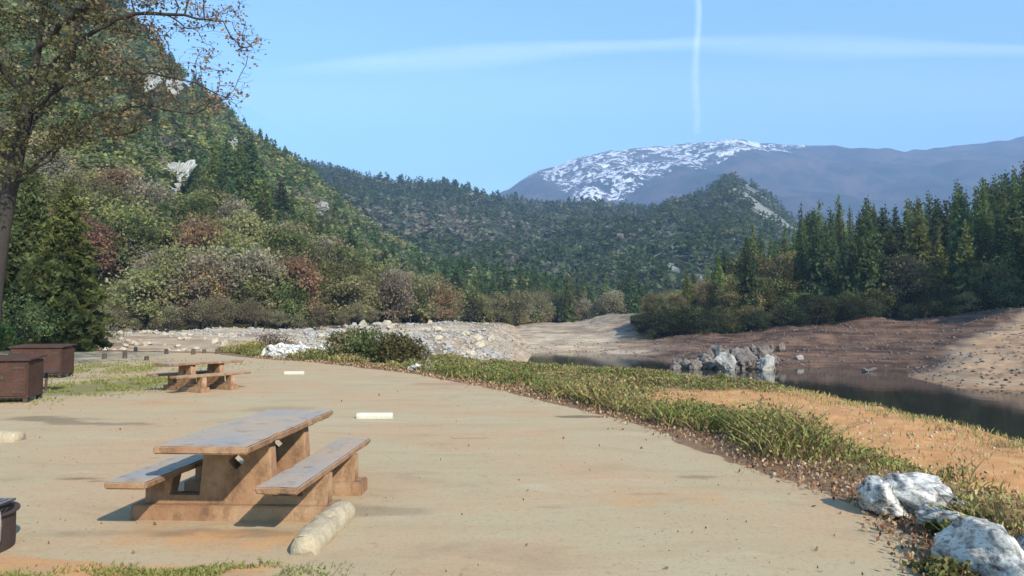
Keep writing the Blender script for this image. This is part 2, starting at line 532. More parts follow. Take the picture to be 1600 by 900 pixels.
def ground_z(x, y):
    """height of the ground sheet and its helper distances"""
    x = np.asarray(x, float); y = np.asarray(y, float)
    p = np.stack([x, y, np.zeros_like(x)], -1)
    sE = -sdist(E[::-1], x, y) * -1
    sE = sdist(E, x, y)
    sC = sdist(C, x, y)
    sF = sdist(FS, x, y)
    rough = fbm(p * 0.8, 4, 3)
    outside = smooth(0.0, 1.5, sE)
    top = outside * (0.05 * rough + 0.03) - 0.62 * smooth(0.8, 4.5, sE) * smooth(60, 42, y) + 1.3 * smooth(60, 130, y) * smooth(12, -10, x)
    top = top + smooth(45, 60, y) * smooth(0, -6, x) * 0.5 * fbm(p * 0.12, 4, 8)
    near = top - np.maximum(sC, 0) * 0.55
    ang = x / np.maximum(y, 1)
    slope = 0.055 + 0.085 * smooth(0.08, 0.22, ang)
    far = -3.0 + np.where(sF > 0, np.minimum(sF, 70) * slope + np.clip(sF - 70, 0, 60) * 0.02, sF * 0.3)
    far = far + np.where(sF > 0, smooth(0, 6, sF) * (0.45 * fbm(p * 0.18, 4, 21) + 0.12 * fbm(p * 0.9, 3, 5)), 0)
    # spur on the right bank
    q = sdist([(31, 52), (35, 60), (62, 85)], x, y)
    al = np.clip(((x - 33) * 0.74 + (y - 55) * 0.67) / 40, 0, 1)
    far = far + (1.6 * al + 0.5) * np.exp(-(q / 5.0) ** 2) * smooth(0, 6, sF)
    far = np.minimum(far, 3.2)
    near = np.where(sF > 12, np.minimum(near, 1.2 + 0 * near), near)
    z = np.maximum(np.maximum(near, far), -6.0)
    return z, sE, sC, sF

def gz(x, y):
    return float(ground_z(np.array([x]), np.array([y]))[0][0])

def build_ground():
    wid = lambda q: interp([(4, 1.6), (9, 2.2), (13, 2.8), (18, 3.8), (23, 6.5)], q)
    th = np.concatenate([np.linspace(-math.pi, -0.95, 60, endpoint=False), np.linspace(-0.95, 0.95, 620), np.linspace(0.95, math.pi, 60)[1:]])
    r = np.concatenate([[0.02], np.exp(np.linspace(math.log(0.6), math.log(3.5), 16, endpoint=False)), np.exp(np.linspace(math.log(3.5), math.log(160), 520, endpoint=False)), np.exp(np.linspace(math.log(160), math.log(40000), 60))])
    R, T = np.meshgrid(r, th, indexing='ij')
    X, Y = R * np.sin(T), R * np.cos(T)
    z, sE, sC, sF = ground_z(X, Y)
    V = np.stack([X, Y, z], -1).reshape(-1, 3)
    nr, na = R.shape
    i = np.arange(nr - 1)[:, None] * na; j = np.arange(na - 1)[None]
    Fc = np.stack([i + j, i + j + na, i + j + na + 1, i + j + 1], -1).reshape(-1, 4)[:, ::-1]
    me = np_mesh('ground', V, Fc, None, True)
    me.flip_normals() if me.polygons[5000].normal.z < 0 else None
    x, y = X.ravel(), Y.ravel()
    sE, sC, sF = sE.ravel(), sC.ravel(), sF.ravel()
    farm = (sF > -3) & (sC > 0)
    masks = {}
    masks['patio'] = smooth(0.35, -0.35, sE + 0.12 * fbm(np.stack([x, y, 0 * x], -1) * 0.9, 3, 44))
    o = smooth(wid(y) - 0.5, wid(y) + 0.4, sE) * smooth(1.5, -0.5, sC + (0)) * smooth(27, 20, y) + smooth(-0.3, 0.6, sC) * (1 - farm) * smooth(44, 38, y)
    # orange dust round the near table and at the bottom left
    def blob(cx, cy, rx, ry): return np.exp(-(((x - cx) / rx) ** 2 + ((y - cy) / ry) ** 2))
    o = np.maximum(o, 0.5 * blob(-2.2, 5.7, 1.7, 0.55)); o = np.maximum(o, 0.55 * smooth(5.35, 5.15, y + 0.12 * np.sin(x * 2)) * smooth(-1.2, -1.9, x))
    o = np.maximum(o, 0.5 * blob(-7.2, 14.9, 2.2, 0.6)); o = np.maximum(o, 0.45 * blob(1.5, 7, 2, 0.7))
    masks['orange'] = np.clip(o, 0, 1)
    g = 0.5 * smooth(0.5, 1.2, sE) * smooth(wid(y) + 0.6, wid(y) - 0.4, sE) * (sC < 0.5)
    g = np.maximum(g, 0.55 * smooth(22, 28, y) * smooth(0.3, 1, sE) * (sC < 0.8) * smooth(-20, -8, x))
    g = np.maximum(g, 0.85 * blob(-10.6, 18.5, 1.8, 3.0)); g = np.maximum(g, 0.6 * blob(-2.2, 4.95, 0.75, 0.15)); g = np.maximum(g, 0.6 * blob(-3.6, 4.75, 0.6, 0.12))
    g = np.maximum(g, 0.5 * blob(-16, 26, 5, 4))
    masks['green'] = np.clip(g, 0, 1)
    ang = x / np.maximum(y, 1)
    b = np.where(farm, smooth(-0.5, 1.5, sF), 0.0)
    b = np.maximum(b, smooth(43, 50, y) * (x < 4) * (sF < 1))
    masks['beach'] = np.clip(b, 0, 1)
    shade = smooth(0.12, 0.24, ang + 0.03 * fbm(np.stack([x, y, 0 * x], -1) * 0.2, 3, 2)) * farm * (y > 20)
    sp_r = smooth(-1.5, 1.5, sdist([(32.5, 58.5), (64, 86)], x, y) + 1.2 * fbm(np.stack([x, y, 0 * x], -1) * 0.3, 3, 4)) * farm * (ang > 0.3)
    masks['darkbank'] = np.clip(shade * (1 - sp_r), 0, 1)  # shade painted over the bank, leaving out the sunlit side of the spur
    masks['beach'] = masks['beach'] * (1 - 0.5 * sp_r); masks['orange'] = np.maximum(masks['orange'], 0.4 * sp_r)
    st = 0 * x  # pavement stains, plus cast shadows on the left painted as dark patches
    wob = 0.6 * fbm(np.stack([x * 0.8, y * 1.6, 0 * x], -1) * 1.3, 4, 61)
    for (px, py, rx, ry, a_) in ((912, 651, .35, .12, .9), (120, 748, .5, .12, .8), (150, 752, .3, .08, .8), (85, 655, 1.1, .35, .7), (170, 662, .8, .2, .6), (230, 573, 1.3, .3, .8), (160, 605, 1.0, .3, .5), (135, 590, 1.2, .4, .4), (735, 685, .3, .06, .5), (1000, 772, .25, .06, .5), (860, 792, .3, .05, .4), (1090, 745, .2, .07, .5), (300, 835, .9, .16, .6), (600, 800, .7, .2, .35), (700, 600, 1.0, .4, .3), (430, 640, .6, .3, .3)):
        q = onz(px, py)
        e = np.sqrt(((x - q[0]) / rx) ** 2 + ((y - q[1]) / ry) ** 2) + wob
        st = np.maximum(st, a_ * smooth(1.15, 0.7, e))
    masks['stain'] = st  # holds stains and painted cast shadows
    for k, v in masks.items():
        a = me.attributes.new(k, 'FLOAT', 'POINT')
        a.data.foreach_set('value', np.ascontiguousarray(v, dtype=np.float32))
    g_ = link('ground', me, M['ground'])
    tag(g_, kind='structure')
build_ground()

# water sheet of the lowered reservoir
bm = bmesh.new()
vs_ = [bm.verts.new(p) for p in ((-12, -60, -3), (90, -60, -3), (90, 130, -3), (-12, 130, -3))]
bm.faces.new(vs_)
water = link('water', bm_mesh('water', bm), M['water'])
tag(water, kind='structure')

# ------------------------------------------------------------------ hills (crest and foot given as seen, real distances)

def hill(name, crest, dcrest, dbase, zbase, mat, nu, nv, nz=4.0, nscale=0.01, prof=1.0, seed=0, back=1.3):
    us = np.linspace(crest[0][0], crest[-1][0], nu)
    cy = interp(crest, us); dc = interp(dcrest, us); db = interp(dbase, us)
    C_ = np.array([at(u, yy, d) for u, yy, d in zip(us, cy, dc)])
    rx = np.array([ray(u, 500)[0] / ray(u, 500)[1] for u in us])
    B_ = np.stack([rx * db, db, np.full(nu, zbase)], 1)
    ts = np.linspace(0, 1, nv)
    G = np.zeros((nv + nv // 3, nu, 3))
    for k, t in enumerate(ts):
        G[k] = B_ + (C_ - B_) * t
        G[k, :, 2] = zbase + (C_[:, 2] - zbase) * (t ** prof)
    for k in range(nv // 3):
        t = (k + 1) / (nv // 3)
        G[nv + k] = C_ + (C_ - B_) * np.array([1, 1, 0]) * t * (back - 1) * 2
        G[nv + k, :, 2] = C_[:, 2] * (1 - t) - 5 * t
    P = G.copy(); P[..., 2] = 0
    tt = np.concatenate([ts, np.linspace(1, 0.2, nv // 3)])[:, None]
    nn = fbm(P * nscale, 6, seed, 0.5)
    rid = 1 - np.abs(fbm(P * nscale * 1.7 + 40, 4, seed + 5))
    G[..., 2] += nz * (nn + 0.7 * rid - 0.4) * np.minimum(1, tt * 5) * np.where(tt > 0.93, 0.45, 1)
    n0, n1 = G.shape[:2]
    i = np.arange(n0 - 1)[:, None] * n1; j = np.arange(n1 - 1)[None]
    Fc = np.stack([i + j, i + j + 1, i + j + n1 + 1, i + j + n1], -1).reshape(-1, 4)
    me = np_mesh(name, G.reshape(-1, 3), Fc, None, True)
    o = link(name, me, M[mat])
    tag(o, kind='structure')
    return o, G, us, nv

def surf(H, u, t):
    """point on a hill: u photo column, t 0 foot .. 1 crest"""
    o, G, us, nv = H
    a = np.interp(u, us, np.arange(len(us))); i = np.minimum(a.astype(int), len(us) - 2); fa = (a - i)[..., None]
    b = np.clip(t, 0, 1) * (nv - 1); j = np.minimum(b.astype(int), nv - 2); fb = (b - j)[..., None]
    return (G[j, i] * (1 - fa) + G[j, i + 1] * fa) * (1 - fb) + (G[j + 1, i] * (1 - fa) + G[j + 1, i + 1] * fa) * fb

H_left = hill('hillside',
    [(-1400, -420), (-700, -330), (-200, -250), (0, -180), (150, -30), (220, 62), (270, 118), (330, 172), (380, 215), (420, 236), (470, 262), (500, 300), (560, 352), (640, 405), (720, 447), (800, 478), (880, 500)],
    [(-1400, 330), (270, 330), (470, 380), (640, 330), (800, 270), (880, 240)],
    [(-1400, 80), (400, 88), (600, 110), (800, 170), (880, 200)], 0.0, 'hill', 260, 90, 5.0, 0.02, 1.05, 1)
H_ridge = hill('forested_ridge',
    [(100, 268), (300, 256), (460, 262), (500, 266), (540, 275), (580, 287), (620, 295), (660, 299), (700, 306), (730, 317), (760, 330), (800, 338), (860, 340), (900, 341), (1000, 344), (1100, 352), (1250, 390), (1500, 425)],
    [(100, 1500), (800, 1500), (1500, 1500)], [(100, 330), (700, 330), (1500, 330)], 0.5, 'ridge', 260, 70, 17, 0.0035, 0.9, 4)
H_knob = hill('rocky_hill',
    [(860, 460), (920, 400), (980, 352), (1040, 318), (1100, 303), (1125, 287), (1145, 279), (1165, 289), (1200, 312), (1240, 348), (1290, 386), (1400, 405), (1700, 420), (2200, 430)],
    [(860, 800), (1140, 950), (2200, 900)], [(860, 260), (2200, 300)], 0.5, 'knob', 240, 60, 13, 0.006, 0.95, 9)
H_right = hill('wooded_bank',
    [(985, 503), (1050, 492), (1120, 476), (1200, 462), (1300, 446), (1400, 432), (1600, 405), (1800, 360), (2300, 240), (3200, 0)],
    [(985, 150), (1200, 165), (1600, 175), (2300, 190), (3200, 180)], [(985, 118), (1100, 110), (1600, 98), (2300, 92), (3200, 70)], 1.6, 'hill', 200, 40, 1.5, 0.03, 1.0, 13)
H_snow = hill('mountain',
    [(300, 380), (640, 345), (740, 322), (795, 301), (815, 287), (840, 273), (870, 263), (900, 250), (940, 240), (990, 232), (1040, 227), (1090, 226), (1130, 222), (1160, 218), (1200, 224), (1250, 226), (1330, 231), (1400, 234), (1450, 231), (1500, 222), (1560, 216), (1600, 212), (1800, 200), (2300, 240), (3000, 330)],
    [(300, 4000), (3000, 4000)], [(300, 1900), (3000, 1900)], 36, 'mountain', 620, 150, 46, 0.0026, 1.0, 17)
me = H_snow[0].data
G = H_snow[1]
U = np.broadcast_to(H_snow[2][None], G.shape[:2]); Tt = np.concatenate([np.linspace(0, 1, H_snow[3]), np.ones(G.shape[0] - H_snow[3])])[:, None]
lim = 0.02 * fbm(G * 0.003, 3, 8) + interp([(780, 1.3), (830, 0.92), (865, 0.70), (900, 0.52), (960, 0.53), (1050, 0.62), (1120, 0.68), (1190, 0.80), (1240, 0.92), (1330, 0.985), (1420, 1.03), (1600, 1.1)], U)
sn = smooth(-0.05, 0.06, Tt - lim + 0.03 * fbm(G * 0.004, 3, 2))
a = me.attributes.new('snow', 'FLOAT', 'POINT'); a.data.foreach_set('value', np.ascontiguousarray(sn.ravel(), dtype=np.float32))

# unseen hill added beyond the right edge of view to shadow the wooded bank
def shade_hill():
    n = 70
    qv = np.array([math.cos(SUN_AZ), math.sin(SUN_AZ)]); sv = np.array([-math.sin(SUN_AZ), math.cos(SUN_AZ)])
    Q, S = np.meshgrid(np.linspace(76, 350, n), np.linspace(-150, 42, n), indexing='ij')
    X = Q * qv[0] + S * sv[0]; Y = Q * qv[1] + S * sv[1]
    h = 46 * smooth(84, 108, Q + 5 * fbm(np.stack([S, S * 0, S * 0], -1) * 0.05, 3, 2)) * smooth(-150, -50, S) * smooth(42, 2, S) * smooth(340, 260, Q)
    Z = -4 + h * (1 + 0.12 * fbm(np.stack([X, Y, 0 * X], -1) * 0.04, 4, 6)) 
    V = np.stack([X, Y, Z], -1).reshape(-1, 3)
    i = np.arange(n - 1)[:, None] * n; j = np.arange(n - 1)[None]
    Fc = np.stack([i + j, i + j + n, i + j + n + 1, i + j + 1], -1).reshape(-1, 4)
    o = link('side_hill', np_mesh('side_hill', V, Fc, None, True), M['hill'])  # added unseen hill, there to shade the wooded bank
    tag(o, kind='structure')
    return V[V[:, 2] > 6]
SHV = shade_hill()

# ------------------------------------------------------------------ rocks
def rock_mesh(name, seed, sub=3, rx=1.0, ry=0.8, rz=0.6, amp=0.35):
    bm = bmesh.new()
    bmesh.ops.create_icosphere(bm, subdivisions=sub, radius=1.0)
    P = np.array([v.co[:] for v in bm.verts])
    rs = np.random.default_rng(seed)
    # cut the ball by random planes for flat broken faces
    for _ in range(16):
        nrm = rs.normal(size=3); nrm /= np.linalg.norm(nrm)
        c = rs.uniform(0.5, 0.9)
        d = P @ nrm - c
        P = P - np.maximum(d, 0)[:, None] * nrm
    P = P * (1 + amp * 0.35 * fbm(P * 1.6 + seed * 3.1, 5, seed)[:, None])
    P = P * np.array([rx, ry, rz])
    for v, p in zip(bm.verts, P): v.co = p
    return bm_mesh(name, bm, sub > 4)

ROCKS = [rock_mesh('boulder', 100 + k, 4, 1.0, random.uniform(0.65, 1.0), random.uniform(0.5, 0.9), 0.9) for k in range(8)]
for r in ROCKS: r.materials.append(M['pale_rock'])
ROCKS_W = [r.copy() for r in ROCKS]
for r in ROCKS_W: r.materials.clear(); r.materials.append(M['white_rock'])
ROCKS_G = [r.copy() for r in ROCKS]
for r in ROCKS_G: r.materials.clear(); r.materials.append(M['grey_rock'])

ROCKS_P = [r.copy() for r in ROCKS]
for r in ROCKS_P: r.materials.clear(); r.materials.append(M['grit_rock'])

def rock(name, meshes, x, y, s, label, cat='rock', group=None, sink=0.25, sc=None, rz=None, z=None, tilt=0.25):
    o = bpy.data.objects.new(name, meshes[random.randrange(len(meshes))] if isinstance(meshes, list) else meshes)
    COL.objects.link(o)
    sc = sc or (random.uniform(0.8, 1.25), random.uniform(0.8, 1.2), random.uniform(0.8, 1.2))
    o.scale = (s * sc[0], s * sc[1], s * sc[2])
    o.rotation_euler = (random.uniform(-tilt, tilt), random.uniform(-tilt, tilt), random.uniform(0, 6.28) if rz is None else rz)
    zz = gz(x, y) if z is None else z
    o.location = (x, y, zz + s * (0.45 - sink))
    tag(o, label, cat, group)
    return o

def big_rock(seed, dims, loc, rz, label, mat='white_rock', amp=0.6):
    me = rock_mesh('rock', seed, 5, 1, 1, 1, amp)
    me.materials.append(M[mat])
    o = bpy.data.objects.new('rock', me)
    COL.objects.link(o)
    o.scale = dims; o.location = loc; o.rotation_euler = (0, 0, rz)
    tag(o, label, 'rock')
p = onz(1405, 812); big_rock(3, (0.24, 0.30, 0.21), (p[0], p[1] + 0.20, 0.13), 0.3, 'grey mottled rock with dark lichen at the tip of the row on the pavement corner')
p = onz(1462, 822); big_rock(9, (0.25, 0.42, 0.23), (p[0], p[1] + 0.28, 0.16), 0.5, 'smooth bright white rock leaning on the mottled grey one at the pavement corner')
p = onz(1535, 862); big_rock(14, (0.16, 0.36, 0.13), (p[0], p[1] + 0.35, 0.12), 0.75, 'low flat pale slab of rock between the two big white rocks, green leaves before it')
p = onz(1548, 925); big_rock(21, (0.25, 0.46, 0.27), (p[0] + 0.19, p[1] + 0.28, 0.10), 0.35, 'large white rock cut off by the lower picture edge, dark hollow on its left')
p = onz(1625, 900); big_rock(33, (0.20, 0.25, 0.17), (p[0], p[1] + 0.1, 0.08), 0.1, 'blotchy white and black rock in the lower right picture corner')

# pale boulders at the pavement edge
p = onz(650, 581); rock('boulder', ROCKS_W, p[0], p[1] + 0.3, 0.42, 'square white boulder, left of the pair at the pavement edge below the shrubs', sc=(1, 1, 1))
p = onz(672, 583); rock('boulder', ROCKS_W, p[0], p[1] + 0.3, 0.36, 'small white boulder, right of the pair at the pavement edge below the shrubs', sc=(1, 1, 0.9))
k = 0
for (px, py, s) in ((420, 558, 0.8), (438, 561, 0.75), (455, 559, 0.95), (470, 561, 0.7), (483, 559, 0.85), (498, 563, 0.55), (447, 552, 0.8), (476, 549, 0.9), (490, 543, 0.9), (466, 540, 0.7)):
    p = onz(px, py); rock('boulder', ROCKS_W, p[0], p[1] + 0.5, s, 'white boulder in the pile at the far pavement edge, left of the dark shrubs', group='white boulders in the pile at the far edge of the pavement', sink=0.15)
# row of rubble behind the pavement on the left
for k in range(120):
    px = random.uniform(70, 372); py = random.uniform(527, 539) + 3 * math.sin(px * 0.05)
    p = onz(px, py, 0.1)
    rock('boulder', ROCKS, p[0], p[1], random.uniform(0.14, 0.42), 'tan boulder in the long low row of rubble along the foot of the wooded hill', group='tan boulders in the low row of rubble at the foot of the hill', sink=0.15)
# rock field in the centre
for k in range(150):
    px = random.uniform(480, 782)
    py = random.uniform(510, 560) if px > 640 else random.uniform(510, 541)
    d = interp([(505, 135), (512, 105), (525, 75), (540, 55), (560, 44)], py)
    x = (px - 800) / F * d
    rock('boulder', ROCKS_P if random.random() < 0.6 else ROCKS, x, d, random.uniform(0.2, 0.55) * (0.5 + d / 110), 'pale grey boulder in the wide field of rubble on the lake bed behind the shrubs', group='pale boulders in the rubble field on the lake bed', sink=0.1)
# rocks at the water's edge under the wooded bank
spot = [(1055, 570, 1.0), (1072, 566, 1.3), (1090, 560, 1.4), (1108, 568, 1.5), (1100, 552, 1.3), (1125, 558, 1.9), (1140, 570, 1.6), (1120, 540, 1.6), (1150, 548, 1.9), (1165, 562, 1.7), (1188, 560, 2.2), (1190, 540, 1.7), (1205, 570, 1.3), (1175, 533, 1.3), (1078, 550, 1.0), (1062, 558, 0.9), (1135, 532, 1.1), (1212, 553, 1.0)]
for k in range(40):
    spot.append((random.uniform(1048, 1218), random.uniform(532, 572), random.uniform(0.5, 1.3)))
for k, (px, py, s) in enumerate(spot):
    d = interp([(530, 80), (550, 72), (578, 66)], py) + 1
    x = (px - 800) / F * d
    z = max(gz(x, d), -3.1)
    rock('boulder', ROCKS_G, x, d, s * random.uniform(0.45, 0.75), 'brown and grey boulder in the outcrop rising from the water under the wooded bank', group='boulders of the outcrop at the water edge', z=z, sink=-0.1, sc=(1, 1, 1.35), tilt=0.5)
for (px, py, s, l) in ((1197, 566, 1.2, 'tall pale grey boulder at the right end of the outcrop, mirrored in the water'), (1130, 566, 1.25, 'pale upright slab of rock in the middle of the outcrop at the water edge')):
    x = (px - 800) / F * 66.5; rock('boulder', ROCKS_P, x, 66.5, s, l, z=-3.0, sink=-0.1, sc=(0.9, 0.9, 1.5))
for (px, py) in ((1348, 572), (1358, 577)):
    d = 65.5; x = (px - 800) / F * d
    rock('boulder', ROCKS_G, x, d, 0.4, 'small pale stone sitting in the water below the dark bank', group='small pale stones in the water', z=-3.0, sink=0.1, sc=(1.6, 1, 0.6))
x = 1250; p = at(1250, 549, 76); rock('boulder', ROCKS_P, p[0], p[1], 0.6, 'lone pale boulder on the bank right of the outcrop', z=gz(p[0], p[1]))

# small stones as one mass
def pebbles(name, xs, ys, ss, mat, seed, label, cat='stones'):
    rs = np.random.default_rng(seed)
    bm = bmesh.new(); bmesh.ops.create_icosphere(bm, subdivisions=1, radius=1.0)
    V0 = np.array([v.co[:] for v in bm.verts]); F0 = np.array([[v.index for v in f.verts] for f in bm.faces]); bm.free()
    n = len(xs)
    z = ground_z(xs, ys)[0]
    J = V0[None] * rs.uniform(0.65, 1.3, (n, len(V0), 1)) * rs.uniform(0.6, 1.2, (n, 1, 3)) * np.array([1, 1, 0.65])
    V = J * ss[:, None, None] + np.stack([xs, ys, z + ss * 0.2], -1)[:, None]
    Fc = (F0[None] + (np.arange(n) * len(V0))[:, None, None]).reshape(-1, 3)
    o = link(name, np_mesh(name, V.reshape(-1, 3), Fc), M[mat]); tag(o, label, cat, kind='stuff')
n = 6500
px = RNG.uniform(60, 800, n); d = np.exp(RNG.uniform(math.log(46), math.log(130), n))
keep = (px > 470) & (d > 50) | (d > 66)
pebbles('rubble', ((px - 800) / F * d)[keep], d[keep], RNG.uniform(0.06, 0.26, keep.sum()), 'grit_rock', 1, 'small pale rubble scattered between the boulders on the lake bed')
n = 4500
d = RNG.uniform(44, 115, n); px = RNG.uniform(800, 1650, n); xs = (px - 800) / F * d
zz, sE_, sC_, sF_ = ground_z(xs, d); k = sF_ > 0.3
pebbles('bank_stones', xs[k], d[k], RNG.uniform(0.04, 0.19, k.sum()) , 'bank_rock', 2, 'small stones lying over the bare banks of the reservoir')
n = 1500
xs = RNG.uniform(-6, 10, n); ys = RNG.uniform(4, 20, n); s_ = ground_z(xs, ys)[1]; k = (s_ > 0.1) & (ground_z(xs, ys)[2] < 3)
pebbles('soil_stones', xs[k], ys[k], RNG.uniform(0.012, 0.045, k.sum()), 'pale_rock', 3, 'little stones on the orange soil beside the pavement')

# ------------------------------------------------------------------ trees
CON = (0.088, 0.118, 0.048)
OLV = (0.215, 0.22, 0.085)
BRN = (0.27, 0.205, 0.115)
ORG = (0.32, 0.19, 0.095)
YEL = (0.28, 0.26, 0.09)
GRY = (0.23, 0.20, 0.155)

def conifer_arrays(H, W, n_w, per, seed, col, ls=1.0):
    """trunk + whorls of drooping boughs carrying needle sprays"""
    rs = np.random.default_rng(seed)
    lean = rs.normal(0, 0.01, 2)
    zs = np.linspace(0, H, 8)
    trunk = tube(np.stack([lean[0] * zs * 1.0, lean[1] * zs, zs], 1), np.linspace(0.018 * H, 0.002 * H, 8), 6)
    cen, siz, cc = [], [], []
    z0 = H * rs.uniform(0.08, 0.2)
    for k in range(n_w):
        f = k / (n_w - 1)
        z = z0 + (H - z0) * f ** 0.9
        reach = W * (1 - f) ** 0.75 * rs.uniform(0.7, 1.15) + 0.03 * W
        nb = max(3, int(round(7 * (1 - f) + 3)))
        a0 = rs.uniform(0, 6.28)
        for b in range(nb):
            a = a0 + b * 6.28 / nb + rs.normal(0, 0.25)
            r = reach * rs.uniform(0.55, 1.15)
            m = max(2, int(per * (r / W) + 2))
            t = np.sqrt(rs.uniform(0.03, 1, m))
            droop = 0.12 * r + 0.35 * r * t ** 2 - 0.1 * r
            x = np.cos(a) * r * t + rs.normal(0, 0.06 * W, m) * (0.4 + t)
            y = np.sin(a) * r * t + rs.normal(0, 0.06 * W, m) * (0.4 + t)
            cen.append(np.stack([x, y, z - droop + rs.normal(0, 0.012 * H, m)], 1))
            siz.append(np.full(m, 0.17 * W * (0.55 + 0.6 * (1 - f))))
            cc.append(np.tile(np.array(col) * rs.uniform(0.7, 1.4), (m, 1)))
    cen, siz, cc = np.concatenate(cen), np.concatenate(siz), np.concatenate(cc)
    V, Fc, c = leaves(cen, siz * 1.3 * ls, rs, cc, 0.3, 2.0)
    return trunk, (V, Fc, c)

def broad_arrays(H, W, n_cl, per, seed, col, col2, leaf=0.3, base=0.25, elmin=-0.35):
    """short trunk, forking limbs, leaf sprays in uneven clumps at the limb ends"""
    rs = np.random.default_rng(seed)
    parts = []
    zt = H * rs.uniform(0.2, 0.35)
    fork = np.array([rs.normal(0, 0.03 * H), rs.normal(0, 0.03 * H), zt])
    parts.append(tube([[0, 0, -0.3], fork * [0.5, 0.3, 0.5], fork], [0.03 * H, 0.022 * H, 0.018 * H], 6))
    cen, cc, siz = [], [], []
    for k in range(n_cl):
        a = rs.uniform(0, 6.28); el = rs.uniform(elmin, 1.45)
        rr = rs.uniform(0.45, 1.0)
        c = np.array([math.cos(a) * math.cos(el) * W * rr, math.sin(a) * math.cos(el) * W * rr, H * (base + (1 - base) * 0.5) + math.sin(el) * H * (1 - base) * 0.46 * rr])
        mid = (fork + c) / 2 + rs.normal(0, 0.06 * W, 3)
        parts.append(tube([fork, mid, c], [0.010 * H, 0.006 * H, 0.002 * H], 4))
        m = int(per * rs.uniform(0.5, 1.5))
        R_ = rs.uniform(0.2, 0.38) * W
        cen.append(c + rs.normal(0, 1, (m, 3)) * R_ * np.array([0.62, 0.62, 0.45]))
        w_ = rs.uniform(0, 1)
        cc.append(np.tile((np.array(col) * (1 - w_) + np.array(col2) * w_) * rs.uniform(0.75, 1.3), (m, 1)))
        siz.append(np.full(m, leaf))
    cen, cc, siz = np.concatenate(cen), np.concatenate(cc), np.concatenate(siz)
    V, Fc, c = leaves(cen, siz, rs, cc, 0.3, 1.5)
    return merge(parts), (V, Fc, c)

class Proto:
    def __init__(self, trunk, crown, H, bark='bark', names=('trunk', 'crown')):
        self.t = np_mesh(names[0], *trunk); self.t.materials.append(M[bark])
        self.c = np_mesh(names[1], *crown); self.c.materials.append(M['leaf'])
        self.H = H
        self.first = None

def plant(name, pr, loc, H, label, cat, group=None, wide=1.0, rz=None):
    if pr.first is None or True:
        r = empty(name, loc, random.uniform(0, 6.28) if rz is None else rz)
        a = link('trunk', pr.t, None, r); b = link('crown', pr.c, None, r)
    s = H / pr.H
    r.scale = (s * wide, s * wide, s)
    tag(r, label, cat, group)
    return r

CONP = [Proto(*conifer_arrays(18, w_, 34, 20, 50 + k, c, 0.66), 18) for k, (w_, c) in enumerate(((3.2, CON), (2.6, (0.11, 0.135, 0.045)), (3.6, (0.065, 0.09, 0.042)), (2.9, (0.15, 0.175, 0.055)), (2.3, CON)))]
OAKP = [Proto(*broad_arrays(10, 4.0, 60, 60, 70 + k, a_, b_, 0.27, 0.06, -0.8), 10, 'bark') for k, (a_, b_) in enumerate(((OLV, (0.12, 0.11, 0.04)), (BRN, OLV), (ORG, BRN), (YEL, OLV), (GRY, BRN), ((0.05, 0.07, 0.02), OLV)))]
BAREP = [Proto(*broad_arrays(8, 3.2, 70, 40, 90 + k, (0.20, 0.185, 0.11), BRN, 0.16, 0.1, -0.5), 8, 'bark') for k in range(2)]
OAKP.append(Proto(*broad_arrays(10, 4.5, 50, 60, 99, (0.045, 0.06, 0.03), (0.08, 0.085, 0.04), 0.27, 0.02, -0.9), 10, 'bark'))
OAKL = ['olive green leafy tree', 'brownish tree with thin olive leaves', 'rusty orange leafed tree', 'yellow green leafed tree', 'greyish brown nearly bare tree', 'deep green round leafy tree']

def left_d(px): return float(interp([(-1400, 80), (400, 88), (600, 110), (800, 170), (880, 200)], px))
